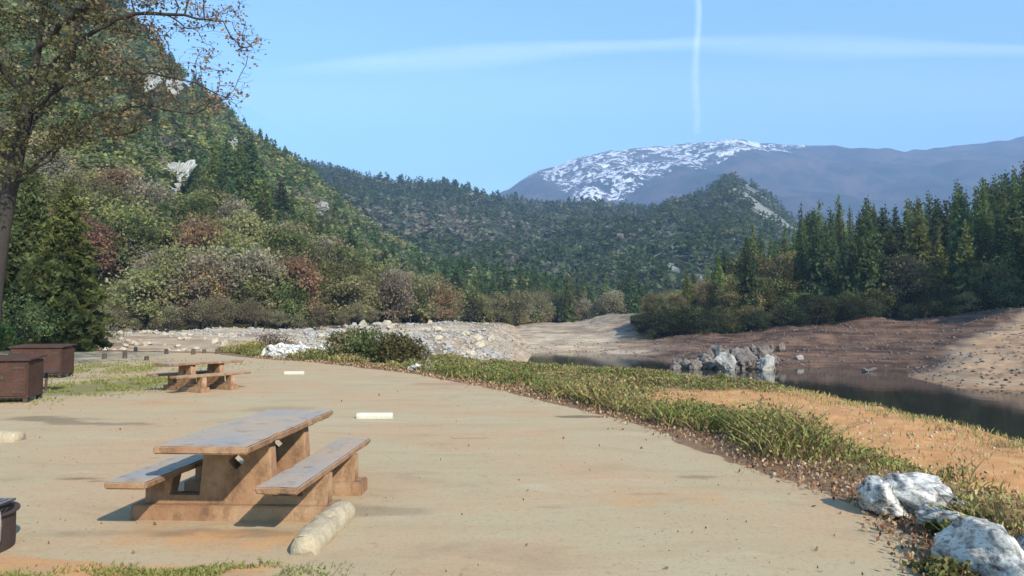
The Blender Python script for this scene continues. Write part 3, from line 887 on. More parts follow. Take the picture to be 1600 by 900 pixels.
# front rows at the foot of the left hill: every tree an object
def row_left():
    for k in range(150):
        px = random.uniform(60, 860); t = random.uniform(0.0, 0.16) ** 1.0
        if (abs(px - 268) < 32 and t > 0.03) or (abs(px - 412) < 22 and t > 0.06): continue
        p = surf(H_left, np.array([px]), np.array([t]))[0]
        j = random.choices(range(6), (4, 5, 2.2, 2.2, 3.0, 2))[0]
        plant('broadleaf_tree', OAKP[j], tuple(p - [0, 0, 0.4]), random.uniform(6.5, 11.5) * (1.0 if px < 600 else 0.95), OAKL[j] + ' in the wood along the foot of the left hillside', 'tree', OAKL[j] + 's at the foot of the left hill', wide=random.uniform(0.85, 1.2))
    for k in range(34):
        px = random.uniform(90, 780); p = at(px, 515, left_d(px) - 3)
        plant('bare_tree', BAREP[k % 2], (p[0], p[1], gz(p[0], p[1]) - 0.2), random.uniform(1.6, 4.4), 'low greyish bare tree with thin twigs at the edge of the rubble row', 'tree', 'low bare trees at the edge of the left wood')
    # conifers told apart on the slope
    for px, t, h in ((215, .48, 20), (232, .42, 16), (335, .26, 17), (352, .28, 19), (372, .25, 22), (388, .29, 22), (402, .24, 20), (360, .18, 14), (412, .20, 17), (345, .22, 15), (485, .24, 12), (500, .22, 13), (512, .26, 12), (548, .26, 13), (560, .22, 11), (528, .20, 11), (470, .20, 10), (600, .28, 11), (640, .22, 11), (655, .25, 12), (690, .2, 12), (712, .24, 13), (742, .22, 13), (770, .2, 13), (175, .36, 15), (438, .3, 13), (620, .2, 12)):
        p = surf(H_left, np.array([px]), np.array([t]))[0]
        plant('conifer', CONP[k % 4], tuple(p - [0, 0, 0.5]), h, 'green conifer rising above the leafy trees on the left hillside', 'tree', 'conifers on the left hillside', wide=1.25)
        k += 1
    # wood at the head of the valley
    for k in range(90):
        px = random.uniform(790, 1010); d = random.uniform(190, 255)
        x = (px - 800) / F * d
        if random.random() < 0.6:
            plant('conifer', CONP[k % 4], (x, d, 0.3), random.uniform(9, 17), 'blue green conifer in the far wood at the head of the valley', 'tree', 'conifers in the far wood at the head of the valley', wide=1.2)
        else:
            plant('broadleaf_tree', OAKP[(0, 1, 4)[k % 3]], (x, d, 0.3), random.uniform(7, 11), 'dull leafy tree in the far wood at the head of the valley', 'tree', 'leafy trees in the far wood at the head of the valley')
row_left()

def row_right():
    for k in range(150):
        px = 1010 + 760 * random.random() ** 0.85
        t = random.random() ** 1.2 * 0.95
        p = surf(H_right, np.array([px]), np.array([t]))[0]
        top = interp([(1000, 0.35), (1120, 0.55), (1200, 0.85), (1280, 1.0), (1450, 1.05), (1600, 1.15), (1800, 1.2)], px)
        if random.random() < interp([(1000, 0.25), (1150, 0.4), (1260, 0.8), (1800, 0.9)], px):
            h = random.uniform(11, 19) * top
            plant('conifer', CONP[k % 5], tuple(p - [0, 0, 0.5]), h, 'dark green conifer in the wood on the right bank above the water', 'tree', 'conifers on the right bank', wide=random.uniform(0.85, 1.15))
        else:
            j = (0, 1, 2, 3, 5, 1)[k % 6]
            plant('broadleaf_tree', OAKP[j], tuple(p - [0, 0, 0.4]), random.uniform(6, 10) * float(interp([(1000, .35), (1100, .6), (1230, .95), (1400, 1)], px)), OAKL[j] + ' in the wood on the right bank above the water', 'tree', OAKL[j] + 's on the right bank')
    for k in range(60):
        px = random.uniform(1005, 1290); t = random.uniform(0.1, 1.0)
        p = surf(H_right, np.array([px]), np.array([t]))[0]
        j = (1, 0, 2, 1, 3, 0)[k % 6]
        plant('broadleaf_tree', OAKP[j], tuple(p - [0, 0, 0.4]), random.uniform(7.5, 11.0) * float(interp([(1000, .32), (1060, .48), (1130, .65), (1230, .95), (1400, 1)], px)), OAKL[j] + ' in the wood on the right bank above the water', 'tree', OAKL[j] + 's on the right bank')
    # the row that makes the skyline
    for px, ytop in ((1085, 425), (1108, 412), (1122, 398), (1156, 384), (1206, 368), (1243, 350), (1258, 338), (1270, 330), (1132, 385), (1140, 395), (1178, 350), (1190, 362), (1228, 352), (1283, 312), (1300, 325), (1313, 305), (1331, 322), (1345, 330), (1357, 308), (1368, 318), (1382, 330), (1402, 322), (1425, 312), (1440, 325), (1455, 300), (1470, 312), (1500, 283), (1512, 300), (1528, 290), (1547, 285), (1560, 275), (1577, 270), (1590, 262), (1605, 255), (1620, 260), (1640, 250), (1670, 250), (1700, 245)):
        p = surf(H_right, np.array([px]), np.array([0.55]))[0]
        top = at(px, ytop, p[1])
        plant('conifer', CONP[int(px) % 5], tuple(p - [0, 0, 0.5]), float(top[2] - p[2]) * 1.02, 'tall conifer standing out on the skyline of the right bank', 'tree', 'tall conifers on the skyline of the right bank', wide=random.uniform(0.8, 1.0))
    p = at(1552, 495, 103); plant('broadleaf_tree', OAKP[3], (p[0], p[1], 1.0), 10.5, 'pale yellow green tree in front of the dark conifers near the right picture edge', 'tree', wide=0.75)
    p = at(1215, 495, 118); plant('broadleaf_tree', OAKP[3], (p[0], p[1] + 14, 5.0), 10, 'bright yellow green tree low beside the conifers at the left end of the right bank', 'tree')
    for k in range(95):
        px = random.uniform(1008, 1750); d = float(interp([(985, 118), (1100, 110), (1600, 98), (1800, 97)], px)) - random.uniform(0, 4)
        p = at(px, 500, d)
        j = (6, 6, 5, 6, 1)[k % 5]
        plant('undergrowth_shrub', OAKP[j], (p[0], p[1], gz(p[0], p[1]) - 0.6), random.uniform(1.8, 5.0), 'dark shrub at the foot of the conifers along the top of the bare bank', 'shrub', 'shrubs at the foot of the right wood', wide=1.3)
row_right()

# cliffs on the left hill
def cliff(px, py, d, wpx, hpx, seed, label, rot=0.0):
    me = rock_mesh('cliff', seed, 5, 1, 1, 1, 0.9)
    n_ = len(me.vertices); co = np.zeros(n_ * 3, dtype=np.float32); me.vertices.foreach_get('co', co); co = co.reshape(-1, 3)
    rid = np.abs(fbm(co * [5, 5, 1.6] + seed, 4, seed))
    co = co * (1.05 - 0.42 * rid[:, None]); me.vertices.foreach_set('co', co.ravel()); me.update()
    for f in me.polygons: f.use_smooth = False
    me.materials.append(M['cliff'])
    p = at(px, py, d)
    o = bpy.data.objects.new('cliff', me); COL.objects.link(o)
    o.scale = (wpx / 1.7 / F * d, 3.2, hpx / 1.7 / F * d)
    o.rotation_euler = (-0.35, rot, -0.3)
    o.location = p + np.array([0, 0, hpx * 0.12 / F * d])
    tag(o, label, 'cliff')
def hill_depth(px, py):
    """distance at which the line of sight meets the left hill"""
    t = np.linspace(0, 1, 400); P = surf(H_left, np.full(400, float(px)), t)
    sl = (P[:, 2] - CAM_H) / P[:, 1]
    r = ray(px, py); k = np.argmax(sl >= r[2] / r[1])
    return float(P[k, 1])
CLIFFS = ((268, 298, 34, 90, 1, 0.12, 'tall white cliff standing out of the woods on the left hillside'), (412, 358, 20, 62, 2, -0.55, 'narrow grey leaning cliff on the lower left hillside'),
        (268, 138, 36, 30, 3, 0.5, 'pale slab of cliff near the top of the left hillside by the skyline'), (236, 132, 26, 36, 6, 0.7, 'grey slab of cliff left of the pale one near the skyline of the left hillside'),
        (364, 232, 18, 32, 4, 0, 'small tan cliff just under the skyline of the left hillside'), (162, 128, 16, 26, 7, 0, 'small grey cliff high among the branches of the near tree'), (500, 330, 16, 26, 5, 0.2, 'small grey cliff far right on the upper left hillside'))
for px, py, w_, h_, sd_, rot, lab in CLIFFS:
    cliff(px, py, hill_depth(px, py) - 11, w_, h_, 40 + sd_, lab, rot)

# far woods that read as one mass
def low_proto(kind, seed, n=90, lsz=1.0):
    rs = np.random.default_rng(seed)
    if kind == 'con':
        f = rs.uniform(0.05, 1, n); a = rs.uniform(0, 6.28, n); r = 0.2 * (1 - f) ** 0.8 * np.sqrt(rs.uniform(0.1, 1, n)) + 0.01
        cen = np.stack([np.cos(a) * r, np.sin(a) * r, f], 1); size = 0.05 + 0.10 * (1 - f)
    else:
        cl = rs.normal(0, 1, (9, 3)); cl /= np.linalg.norm(cl, axis=1, keepdims=True); cl = cl * [0.28, 0.28, 0.3] + [0, 0, 0.55]
        cen = cl[rs.integers(0, 9, n)] + rs.normal(0, 0.085, (n, 3)); size = np.full(n, 0.13)
    V, Fc, c = leaves(cen, size * 1.25 * lsz, rs, (1, 1, 1), 0.35, 1.6)
    return V, Fc, c

def forest(name, H, n, u0, u1, t0, t1, hmin, hmax, pcon, cols, seed, label, nf=90, dens=None, lsz=1.0):
    rs = np.random.default_rng(seed)
    u = rs.uniform(u0, u1, n); t = rs.uniform(0, 1, n) ** 0.8 * (t1 - t0) + t0
    P = surf(H, u, t)
    patch = fbm(P * 0.012, 3, seed)
    if dens:
        kk = fbm(P * dens[0], 4, seed + 3) < dens[1]
        P, patch, u = P[kk], patch[kk], u[kk]
    if H is H_left:
        uu = 800 + F * P[:, 0] / P[:, 1]; vv = 500 - F * (P[:, 2] - CAM_H) / P[:, 1]
        ok = np.ones(len(P), bool)
        for c in CLIFFS:
            ok &= ~((np.abs(uu - c[0]) < c[2] * 0.5 + 9) & (vv > c[1] - c[3] * 0.4) & (vv < c[1] + c[3] * 0.5 + 38))
        P, patch = P[ok], patch[ok]
    n = len(P)
    con = (rs.uniform(0, 1, n) + 0.35 * patch) < pcon
    hs = rs.uniform(hmin, hmax, n) * np.where(con, 1.25, 0.85)
    protos = {True: [low_proto('con', seed + k, nf, lsz) for k in range(4)], False: [low_proto('br', seed + 10 + k, nf, lsz) for k in range(4)]}
    Vs, Cs = [], []
    cols = np.array(cols)
    pick = np.clip((rs.normal(0, 0.7, n) + patch * 1.4 + 1.2) / 2.4 * (len(cols) - 1), 0, len(cols) - 1.001)
    ci = pick.astype(int); fr = (pick - ci)[:, None]
    base = cols[ci] * (1 - fr) + cols[np.minimum(ci + 1, len(cols) - 1)] * fr
    base = np.where(con[:, None], np.array(CON) * 1.05, base) * rs.uniform(0.7, 1.35, (n, 1))
    for kind in (True, False):
        for q, (V0, F0, c0) in enumerate(protos[kind]):
            sel = np.where((con == kind) & (np.arange(n) % 4 == q))[0]
            if not len(sel): continue
            a = rs.uniform(0, 6.28, len(sel)); ca, sa = np.cos(a)[:, None], np.sin(a)[:, None]
            X = V0[None, :, 0] * ca - V0[None, :, 1] * sa; Y = V0[None, :, 0] * sa + V0[None, :, 1] * ca
            h = hs[sel][:, None]
            W = h * rs.uniform(0.9, 1.5, (len(sel), 1)) * (1.15 if kind else 1.3)
            VV = np.stack([X * W, Y * W, np.broadcast_to(V0[None, :, 2], X.shape) * h - 0.05 * h], -1) + P[sel][:, None]
            Vs.append(VV.reshape(-1, 3)); Cs.append((base[sel][:, None] * c0[None]).reshape(-1, 3))
    V = np.concatenate(Vs); Cc = np.concatenate(Cs)
    Fc = np.arange(len(V)).reshape(-1, 4)
    o = link(name, np_mesh(name, V, Fc, Cc), M['leaf'])
    tag(o, label, 'woods', kind='stuff')

LC = [GRY, BRN, OLV, (0.18, 0.21, 0.085), (0.21, 0.22, 0.085), OLV, YEL, BRN]
forest('near_hillside_woods', H_left, 1700, -400, 880, 0.06, 0.36, 4.5, 9.0, 0.14, LC, 5, 'mixed green and brown woods on the lower part of the left hillside', 460, (0.03, 0.7), 0.36)
forest('hillside_woods', H_left, 4600, -500, 880, 0.34, 1.0, 5.0, 9.5, 0.18, LC, 15, 'mixed green and brown woods covering the upper left hillside', 220, (0.03, 0.6), 0.50)
forest('ridge_woods', H_ridge, 9000, 380, 1250, 0.0, 1.0, 11, 19, 0.55, [(0.15, 0.17, 0.105), (0.22, 0.20, 0.14), (0.18, 0.20, 0.115), (0.26, 0.22, 0.16)], 6, 'dark green woods on the distant ridge behind the valley', 40)
forest('rocky_hill_woods', H_knob, 6500, 870, 1700, 0.0, 1.0, 7, 12, 0.6, [(0.10, 0.12, 0.075), (0.15, 0.155, 0.09), (0.14, 0.165, 0.09)], 7, 'woods thinning out over the rocky hill with the pointed top', 40, (0.02, 0.0))

# woods on the unseen shadow-casting hill beyond the right edge of view
def side_woods():
    rs = np.random.default_rng(8)
    P = SHV[rs.integers(0, len(SHV), 260)] + rs.normal(0, 1.5, (260, 3)) * [1, 1, 0]
    V0, F0, c0 = low_proto('con', 3, 110)
    h = rs.uniform(9, 15, (260, 1, 1))
    V = V0[None] * h * np.array([1.2, 1.2, 1]) + P[:, None]
    o = link('side_hill_woods', np_mesh('side_hill_woods', V.reshape(-1, 3), np.arange(V.shape[0] * V.shape[1]).reshape(-1, 4), np.tile(c0, (260, 1)) * np.array(CON)), M['leaf'])  # woods of the added unseen hill that shades the bank
    tag(o, 'conifer woods on the unseen hill added to shade the right bank', 'woods', kind='stuff')
side_woods()

# ------------------------------------------------------------------ near tree on the left
def grow_tree(roots, par0, attract, step, infl, kill, maxit=220, seed=1):
    """space colonisation: nodes grow towards the attraction points"""
    rs = np.random.default_rng(seed)
    N = [np.array(p, float) for p in roots]; par = list(par0)
    A = attract.copy()
    near = np.full(len(A), 1e9); who = np.zeros(len(A), int)
    def upd(start):
        for i in range(start, len(N)):
            d = np.linalg.norm(A - N[i], axis=1)
            m = d < near
            near[m] = d[m]; who[m] = i
    upd(0)
    for it in range(maxit):
        if not len(A): break
        act = near < infl
        if not act.any(): break
        start = len(N)
        for i in np.unique(who[act]):
            v = A[act & (who == i)] - N[i]
            v = (v / (np.linalg.norm(v, axis=1, keepdims=True) + 1e-9)).mean(0) + rs.normal(0, 0.12, 3) + [0, 0, 0.03]
            v /= np.linalg.norm(v) + 1e-9
            N.append(N[i] + v * step); par.append(int(i))
        upd(start)
        k = near > kill
        A, near, who = A[k], near[k], who[k]
        if len(N) > 9000: break
    return np.array(N), np.array(par)

def tree_mesh(N, par, r_tip, expo, rmax=None, seg=5):
    n = len(N)
    rad = np.zeros(n); kids = [[] for _ in range(n)]
    for i in range(n):
        if par[i] >= 0: kids[par[i]].append(i)
    for i in range(n - 1, -1, -1):
        rad[i] = r_tip if not kids[i] else sum(rad[j] ** expo for j in kids[i]) ** (1 / expo)
    if rmax: rad = np.minimum(rad, rmax)
    parts = []
    # chains
    starts = [(0, None)]
    while starts:
        i, pr = starts.pop()
        ch = ([pr] if pr is not None else []) + [i]
        while kids[ch[-1]]:
            ks = sorted(kids[ch[-1]], key=lambda j: -rad[j])
            for j in ks[1:]: starts.append((j, ch[-1]))
            ch.append(ks[0])
        rr = rad[ch].copy()
        if pr is not None: rr[0] = rr[1]
        if len(ch) > 1: parts.append(tube(N[ch], rr, 8 if rr.max() > 0.06 else (5 if rr.max() > 0.02 else 3)))
    tips = [i for i in range(n) if rad[i] < r_tip * 2.2]
    return merge(parts), np.array(tips), rad

def near_tree():
    rs = np.random.default_rng(5)
    D = 21.0
    tr = [at(x, y, D) for x, y in ((-14, 545), (-10, 480), (-4, 420), (4, 360), (14, 300), (28, 240), (40, 180), (52, 120), (62, 60), (72, 0), (80, -60))]
    base = tr[0]
    roots = []
    for a, b in zip(tr[:-1], tr[1:]):
        m = max(2, int(np.linalg.norm(b - a) / 0.3))
        for k in range(m): roots.append(a + (b - a) * k / m)
    roots.append(tr[-1])
    par0 = [i - 1 for i in range(len(roots))]
    for dy, path in ((-0.5, ((28, 285), (62, 262), (100, 224), (122, 212), (160, 213), (212, 208))), (-1.2, ((38, 180), (90, 140), (150, 118), (240, 112), (310, 130), (365, 160))),
                     (0.6, ((50, 130), (110, 70), (180, 30), (260, 20), (350, 35))), (-1.8, ((60, 80), (130, 10), (230, -40), (340, -30))), (1.5, ((34, 215), (70, 165), (110, 90), (130, 20), (150, -60))),
                     (1.0, ((24, 270), (-20, 200), (-80, 150), (-160, 100))), (-1.5, ((45, 160), (-10, 90), (-60, 10), (-120, -60))), (2.0, ((20, 300), (75, 240), (150, 180), (230, 165), (300, 180)))):
        pts = [at(x, y, D + dy * min(1, q * 0.6)) for q, (x, y) in enumerate(path)]
        st = int(np.argmin([np.linalg.norm(np.array(r_) - pts[0]) for r_ in roots[:len(tr) * 4]]))
        prev = st
        pts[0] = roots[st]
        for a, b in zip(pts[:-1], pts[1:]):
            m = max(2, int(np.linalg.norm(b - a) / 0.28))
            for k in range(1, m + 1):
                roots.append(a + (b - a) * k / m + rs.normal(0, 0.035, 3)); par0.append(prev); prev = len(roots) - 1
    # attraction points: wide crown, thinner on the right side
    A = []
    while len(A) < 1900:
        p = rs.uniform(-1, 1, 3)
        if np.linalg.norm(p) > 1: continue
        q = np.array([at(70, -40, D)[0], D, at(70, -40, D)[2]]) + p * np.array([7.6, 4.5, 7.6])
        u = 800 + F * q[0] / q[1]; v = 500 - F * (q[2] - CAM_H) / q[1]
        lim = interp([(-400, 230), (60, 240), (150, 225), (230, 175), (300, 200), (400, 195), (440, 0)], u)
        if v > lim: continue
        if u > 385 + 20 * math.sin(v * 0.03) or (240 < u and v > 60 and rs.uniform() < 0.3): continue
        A.append(q)
    # the long low bough reaching right
    for k in range(60):
        t = rs.uniform(0, 1); p = at(20 + 190 * t, interp([(0, 285), (0.2, 262), (0.45, 220), (0.7, 211), (1, 208)], t) + rs.normal(0, 3), D - 0.4)
        A.append(p + rs.normal(0, 0.08, 3))
    A = np.array(A)
    N, par = grow_tree(roots, par0, A, 0.26, 2.6, 0.42, 200, 3)
    tm, tips, rad = tree_mesh(N, par, 0.010, 2.15, 0.27)
    off = np.array([base[0], base[1], 0.0])
    root = empty('oak_tree', tuple(off))
    tag(root, 'large dark trunked tree at the left picture edge, its twigs against the sky', 'tree')
    me = np_mesh('trunk', tm[0] - off, tm[1], None, True); link('trunk', me, M['bark'], root)
    # twigs + young leaves
    parts, cen, col = [], [], []
    for i in tips:
        p = N[i]; u = 800 + F * p[0] / p[1]; v = 500 - F * (p[2] - CAM_H) / p[1]
        for q in range(2):
            d = rs.normal(0, 1, 3); d[2] = abs(d[2]) * 0.3 - 0.15; d /= np.linalg.norm(d); L = rs.uniform(0.25, 0.6)
            e = p + d * L; parts.append(tube([p, p + d * L * 0.5 + rs.normal(0, 0.03, 3), e], [0.006, 0.005, 0.003], 3))
            dens = interp([(-200, 9), (0, 8), (150, 8), (230, 5), (300, 2.6), (430, 2.6)], u)
            m = rs.poisson(dens)
            if m:
                cen.append(p + d * L * rs.uniform(0.2, 1, (m, 1)) + rs.normal(0, 0.09, (m, 3)))
                w_ = np.clip((u - 100) / 250 + rs.normal(0, 0.3), 0, 1)
                c = np.array((0.10, 0.10, 0.045)) * (1 - w_) + np.array((0.24, 0.15, 0.10)) * w_
                col.append(np.tile(c, (m, 1)))
    tv = merge(parts); link('twigs', np_mesh('twigs', tv[0] - off, tv[1]), M['bark'], root)
    cen, col = np.concatenate(cen), np.concatenate(col)
    V, Fc, c = leaves(cen, 0.075, rs, col, 0.35, 1.5)
    link('crown', np_mesh('crown', V - off, Fc, c), M['cover'], root)
near_tree()

def fixed_tree(name, px, py, d, H, W, ncl, per, leaf, c1, c2, seed, label, base=0.05, bark='bark', cat='tree', elmin=-0.35):
    p = onz(px, py) if d is None else at(px, py, d)
    pr = Proto(*broad_arrays(H, W, ncl, per, seed, c1, c2, leaf, base, elmin), H, bark)
    z = gz(p[0], p[1])
    plant(name, pr, (p[0], p[1], z - 0.05), H, label, cat, rz=0)
CED = [Proto(*conifer_arrays(10, 2.5, 34, 150, 610, (0.15, 0.18, 0.06), 0.36), 10), Proto(*conifer_arrays(10, 2.3, 30, 130, 611, (0.12, 0.15, 0.06), 0.36), 10)]
p = at(100, 520, 40); plant('evergreen_tree', CED[0], (p[0], p[1], -0.6), 10.4, 'layered yellow green evergreen tree right of the dark trunk', 'tree', rz=0.4)
p = at(40, 520, 42); plant('evergreen_tree', CED[1], (p[0], p[1], -0.6), 12.2, 'taller dull green evergreen tree rising straight behind the dark trunk', 'tree', rz=1.4)
fixed_tree('leafy_tree', -45, 530, 46, 13, 4.2, 80, 110, 0.24, (0.06, 0.075, 0.025), OLV, 302, 'broad green tree behind the dark trunk, cut by the left picture edge', elmin=-1.3)
fixed_tree('small_tree', 5, 530, 52, 12.5, 3.0, 70, 60, 0.22, BRN, OLV, 305, 'brownish half bare tree left of the dark trunk', elmin=-1.3)
fixed_tree('green_bush', -8, 545, 30, 1.6, 1.0, 30, 60, 0.10, (0.08, 0.12, 0.03), (0.11, 0.14, 0.04), 303, 'low bright green bush behind the rust brown boxes at the left picture edge', cat='bush')
# shrubs behind the pavement edge
for k, (px, py, d, H, W, c1, c2, lab) in enumerate((
        (545, 572, 31, 1.35, 1.1, (0.09, 0.10, 0.035), BRN, 'olive green shrub, left of the dark shrubs beside the pavement edge'),
        (580, 572, 31, 1.65, 1.2, (0.055, 0.075, 0.025), OLV, 'tallest deep green shrub of those behind the pavement edge'),
        (618, 575, 29, 1.4, 1.1, (0.12, 0.095, 0.045), (0.09, 0.09, 0.035), 'brownish green shrub right of the tallest one behind the pavement edge'),
        (648, 572, 33, 1.1, 1.0, GRY, BRN, 'grey brown twiggy shrub above the two white boulders at the pavement edge'),
        (425, 545, 45, 1.3, 1.4, BRN, GRY, 'brown twiggy shrub behind the white boulder pile'),
        (388, 552, 42, 1.0, 1.2, (0.38, 0.20, 0.06), (0.30, 0.24, 0.08), 'golden orange dry bush at the end of the low rubble row'), (20, 540, 36, 3.2, 2.0, (0.09, 0.12, 0.04), OLV, 'dark green shrub behind the rust brown boxes'), (140, 527, 50, 2.6, 2.6, GRY, OLV, 'grey green shrub at the foot of the evergreen tree'))):
    fixed_tree('shrub', px, py, d, H, W, 34, 60, 0.09, c1, c2, 320 + k, lab, 0.0, cat='shrub', elmin=-0.8)

# ------------------------------------------------------------------ ground cover, grass, litter
def blades(cen, h, w_, rng, col, lean=0.5, jit=0.3):
    n = len(cen)
    a = rng.uniform(0, 6.28, n); L = rng.uniform(0, lean, n)
    h = np.broadcast_to(h, (n,)) * rng.uniform(0.5, 1.3, n); w2 = np.broadcast_to(w_, (n,)) * rng.uniform(0.6, 1.4, n)
    tip = cen + np.stack([np.cos(a) * L * h, np.sin(a) * L * h, h], 1)
    mid = cen + np.stack([np.cos(a) * L * h * 0.35, np.sin(a) * L * h * 0.35, h * 0.55], 1)
    b = rng.uniform(0, 6.28, n); side = np.stack([np.cos(b), np.sin(b), 0 * b], 1) * w2[:, None]
    V = np.stack([cen - side * 0.4, mid - side, tip, mid + side], 1).reshape(-1, 3)
    c = np.asarray(col, float); c = c if c.ndim == 2 else np.tile(c, (n, 1))
    c = c * rng.uniform(1 - jit, 1 + jit, (n, 1))
    return V, np.repeat(c, 4, 0)

def wid(y): return interp([(4, 1.6), (9, 2.2), (13, 2.8), (18, 3.8), (23, 6.5)], y)

def cover():
    rs = np.random.default_rng(77)
    # candidate spots over the strip right of the pavement
    n = 420000
    y = 3.5 + 41 * rs.uniform(0, 1, n) ** 2.0
    x = rs.uniform(-16, 11, n)
    z, sE_, sC_, sF_ = ground_z(x, y)
    inside = (sE_ > 0.05) & (sC_ < 0.6) & (sF_ < 0)
    x, y, z, sE_, sC_ = x[inside], y[inside], z[inside], sE_[inside], sC_[inside]
    P = np.stack([x, y, z], 1)
    cl = fbm(P * 1.1, 3, 4); cl2 = fbm(P * 0.45, 3, 14)
    r = rs.uniform(0, 1, len(x))
    # green leafy cover
    band = smooth(0.35, 0.9, sE_ + 0.25 * cl) * np.maximum(smooth(wid(y) + 0.5, wid(y) - 0.5, sE_ + 0.5 * cl2), smooth(22, 27, y)) * smooth(0.3, -0.6, sC_)
    nearfade = interp([(4, 0.45), (8.5, 0.9), (60, 1)], y)
    k = r < band * np.clip(0.55 + 0.8 * cl, 0.12, 1) * nearfade
    g = P[k]; hh = (0.07 + 0.32 * np.clip(cl[k] + 0.2, 0, 1)) * interp([(0.3, 0.8), (1.2, 1.25), (2.6, 0.6)], sE_[k]) * interp([(4, .8), (8, 1.1), (14, 1.0), (20, 0.7), (30, 0.9)], g[:, 1]); yy = g[:, 1]
    cg = np.array((0.16, 0.21, 0.05)); cy = np.array((0.32, 0.28, 0.10)); cd = np.array((0.23, 0.15, 0.08))
    wv = np.clip(0.6 + 0.8 * cl2[k] + rs.normal(0, 0.25, len(g)), 0, 1)[:, None]
    col = cg * (1 - wv) + cy * wv
    dead = rs.uniform(0, 1, len(g)) < interp([(4, 0.65), (8, 0.3), (20, 0.2)], yy)
    col[dead] = cd
    sc = interp([(4, 0.8), (10, 1.0), (40, 2.6)], yy)
    V1, C1 = blades(g, hh, 0.011 * sc, rs, col, 1.7)
    # small leaves held at all heights of the cover
    g2 = g[rs.integers(0, len(g), int(len(g) * 2.6))] ; s2 = interp([(4, 0.8), (10, 1.0), (40, 2.6)], g2[:, 1])
    hmax = 0.24 * interp([(4, .8), (8, 1), (14, 1.0), (20, 0.8), (30, 0.9)], g2[:, 1]) * np.clip(0.65 + 1.1 * fbm(g2 * 1.1, 3, 4), 0.15, 1.7)
    g2 = g2 + np.stack([rs.normal(0, 0.05, len(g2)), rs.normal(0, 0.05, len(g2)), rs.uniform(0.05, 1, len(g2)) * hmax * 1.35 * interp([(0.3, 0.8), (1.2, 1.2), (2.6, 0.6)], ground_z(g2[:, 0], g2[:, 1])[1])], 1)
    w2 = np.clip(0.35 + 0.8 * fbm(g2 * 0.45, 3, 14) + rs.normal(0, 0.3, len(g2)), 0, 1)[:, None]
    cc = np.array((0.16, 0.20, 0.055)) * (1 - w2) + np.array((0.32, 0.26, 0.11)) * w2
    dd = rs.uniform(0, 1, len(g2)) < 0.30; cc[dd] = (0.20, 0.12, 0.065)
    V2, F2, C2 = leaves(g2, 0.030 * s2, rs, cc, 0.35, 1.8, 0.6)
    V = np.concatenate([V1, V2]); Cc = np.concatenate([C1, C2])
    o = link('ground_cover', np_mesh('ground_cover', V, np.arange(len(V)).reshape(-1, 4), Cc), M['cover'])
    tag(o, 'green and dry leafy ground cover along the edge of the pavement', 'ground cover', kind='stuff')
    # dry yellow grass on the crest and thin over the orange soil
    k = rs.uniform(0, 1, len(x)) < np.maximum(0.35 * smooth(-1.6, -0.3, sC_) * smooth(0.7, 0.2, sC_), 0.05 * smooth(2.0, 3.0, sE_))
    k = np.where((y > 4) & (y < 40), k, False)
    g = P[k]; sc = interp([(4, 0.9), (12, 1.3), (40, 2.6)], g[:, 1])
    mixw = rs.uniform(0, 1, (len(g), 1))
    V, Cc = blades(g, 0.09 * sc ** 0.5, 0.008 * sc, rs, np.array((0.42, 0.33, 0.15)) * (1 - mixw) + np.array((0.24, 0.25, 0.08)) * mixw, 0.9)
    o = link('dry_grass', np_mesh('dry_grass', V, np.arange(len(V)).reshape(-1, 4), Cc), M['cover'])
    tag(o, 'dry straw coloured grass along the crest above the water', 'grass', kind='stuff')
    # fallen leaves at the pavement edge
    n = 200000
    y = 3.6 + 30 * rs.uniform(0, 1, n) ** 2.2; x = rs.uniform(-12, 8, n)
    z, sE_, sC_, sF_ = ground_z(x, y)
    lim = interp([(4, 2.0), (7, 1.2), (12, 1.0), (30, 1.0)], y)
    k = (rs.uniform(0, 1, n) < smooth(-0.22, 0.25, sE_ + 0.12 * fbm(np.stack([x, y, z], 1) * 2, 3, 1)) * smooth(lim * 1.6, lim * 0.6, sE_)) & (sE_ < lim * 2)
    g = np.stack([x, y, z + 0.015 + rs.uniform(0, 0.05, n)], 1)[k]
    sc = interp([(4, 0.9), (12, 1.2), (30, 2.0)], g[:, 1])
    cc = np.array([(0.26, 0.145, 0.075), (0.36, 0.23, 0.13), (0.15, 0.075, 0.045), (0.46, 0.33, 0.20)])[rs.integers(0, 4, len(g))]
    V, Fc, Cc = leaves(g, 0.030 * sc, rs, cc, 0.3, 1.3, 2.5)
    o = link('leaf_litter', np_mesh('leaf_litter', V, Fc, Cc), M['cover'])
    tag(o, 'fallen brown leaves lying along the pavement edge', 'fallen leaves', kind='stuff')
    # grass patches left of the picture
    cs = []
    for cx, cy_, rx, ry, m in ((-2.2, 4.95, 0.7, 0.14, 2600), (-3.65, 4.80, 0.55, 0.10, 1500), (-10.7, 18.5, 1.5, 2.6, 9000), (-14.5, 25, 3.2, 3.5, 7000)):
        q = rs.normal(0, 0.6, (m, 2)); cs.append(np.stack([cx + q[:, 0] * rx, cy_ + q[:, 1] * ry, 0 * q[:, 0]], 1))
    g = np.concatenate(cs); g = g[fbm(g * 1.7, 3, 6) > -0.15]
    sc = interp([(4, 1), (18, 2.2), (30, 3)], g[:, 1])
    mixw = rs.uniform(0, 1, (len(g), 1))
    V, Cc = blades(g, 0.028 * sc, 0.006 * sc, rs, np.array((0.30, 0.25, 0.10)) * (1 - mixw) + np.array((0.17, 0.21, 0.05)) * mixw, 1.0)
    o = link('grass', np_mesh('grass', V, np.arange(len(V)).reshape(-1, 4), Cc), M['cover'])
    tag(o, 'short green grass growing in patches on the bare ground', 'grass', kind='stuff')
cover()
n = 1500
d = 4.2 * np.exp(RNG.uniform(0, 1.7, n)); xs = (RNG.uniform(-40, 1500, n) - 800) / F * d
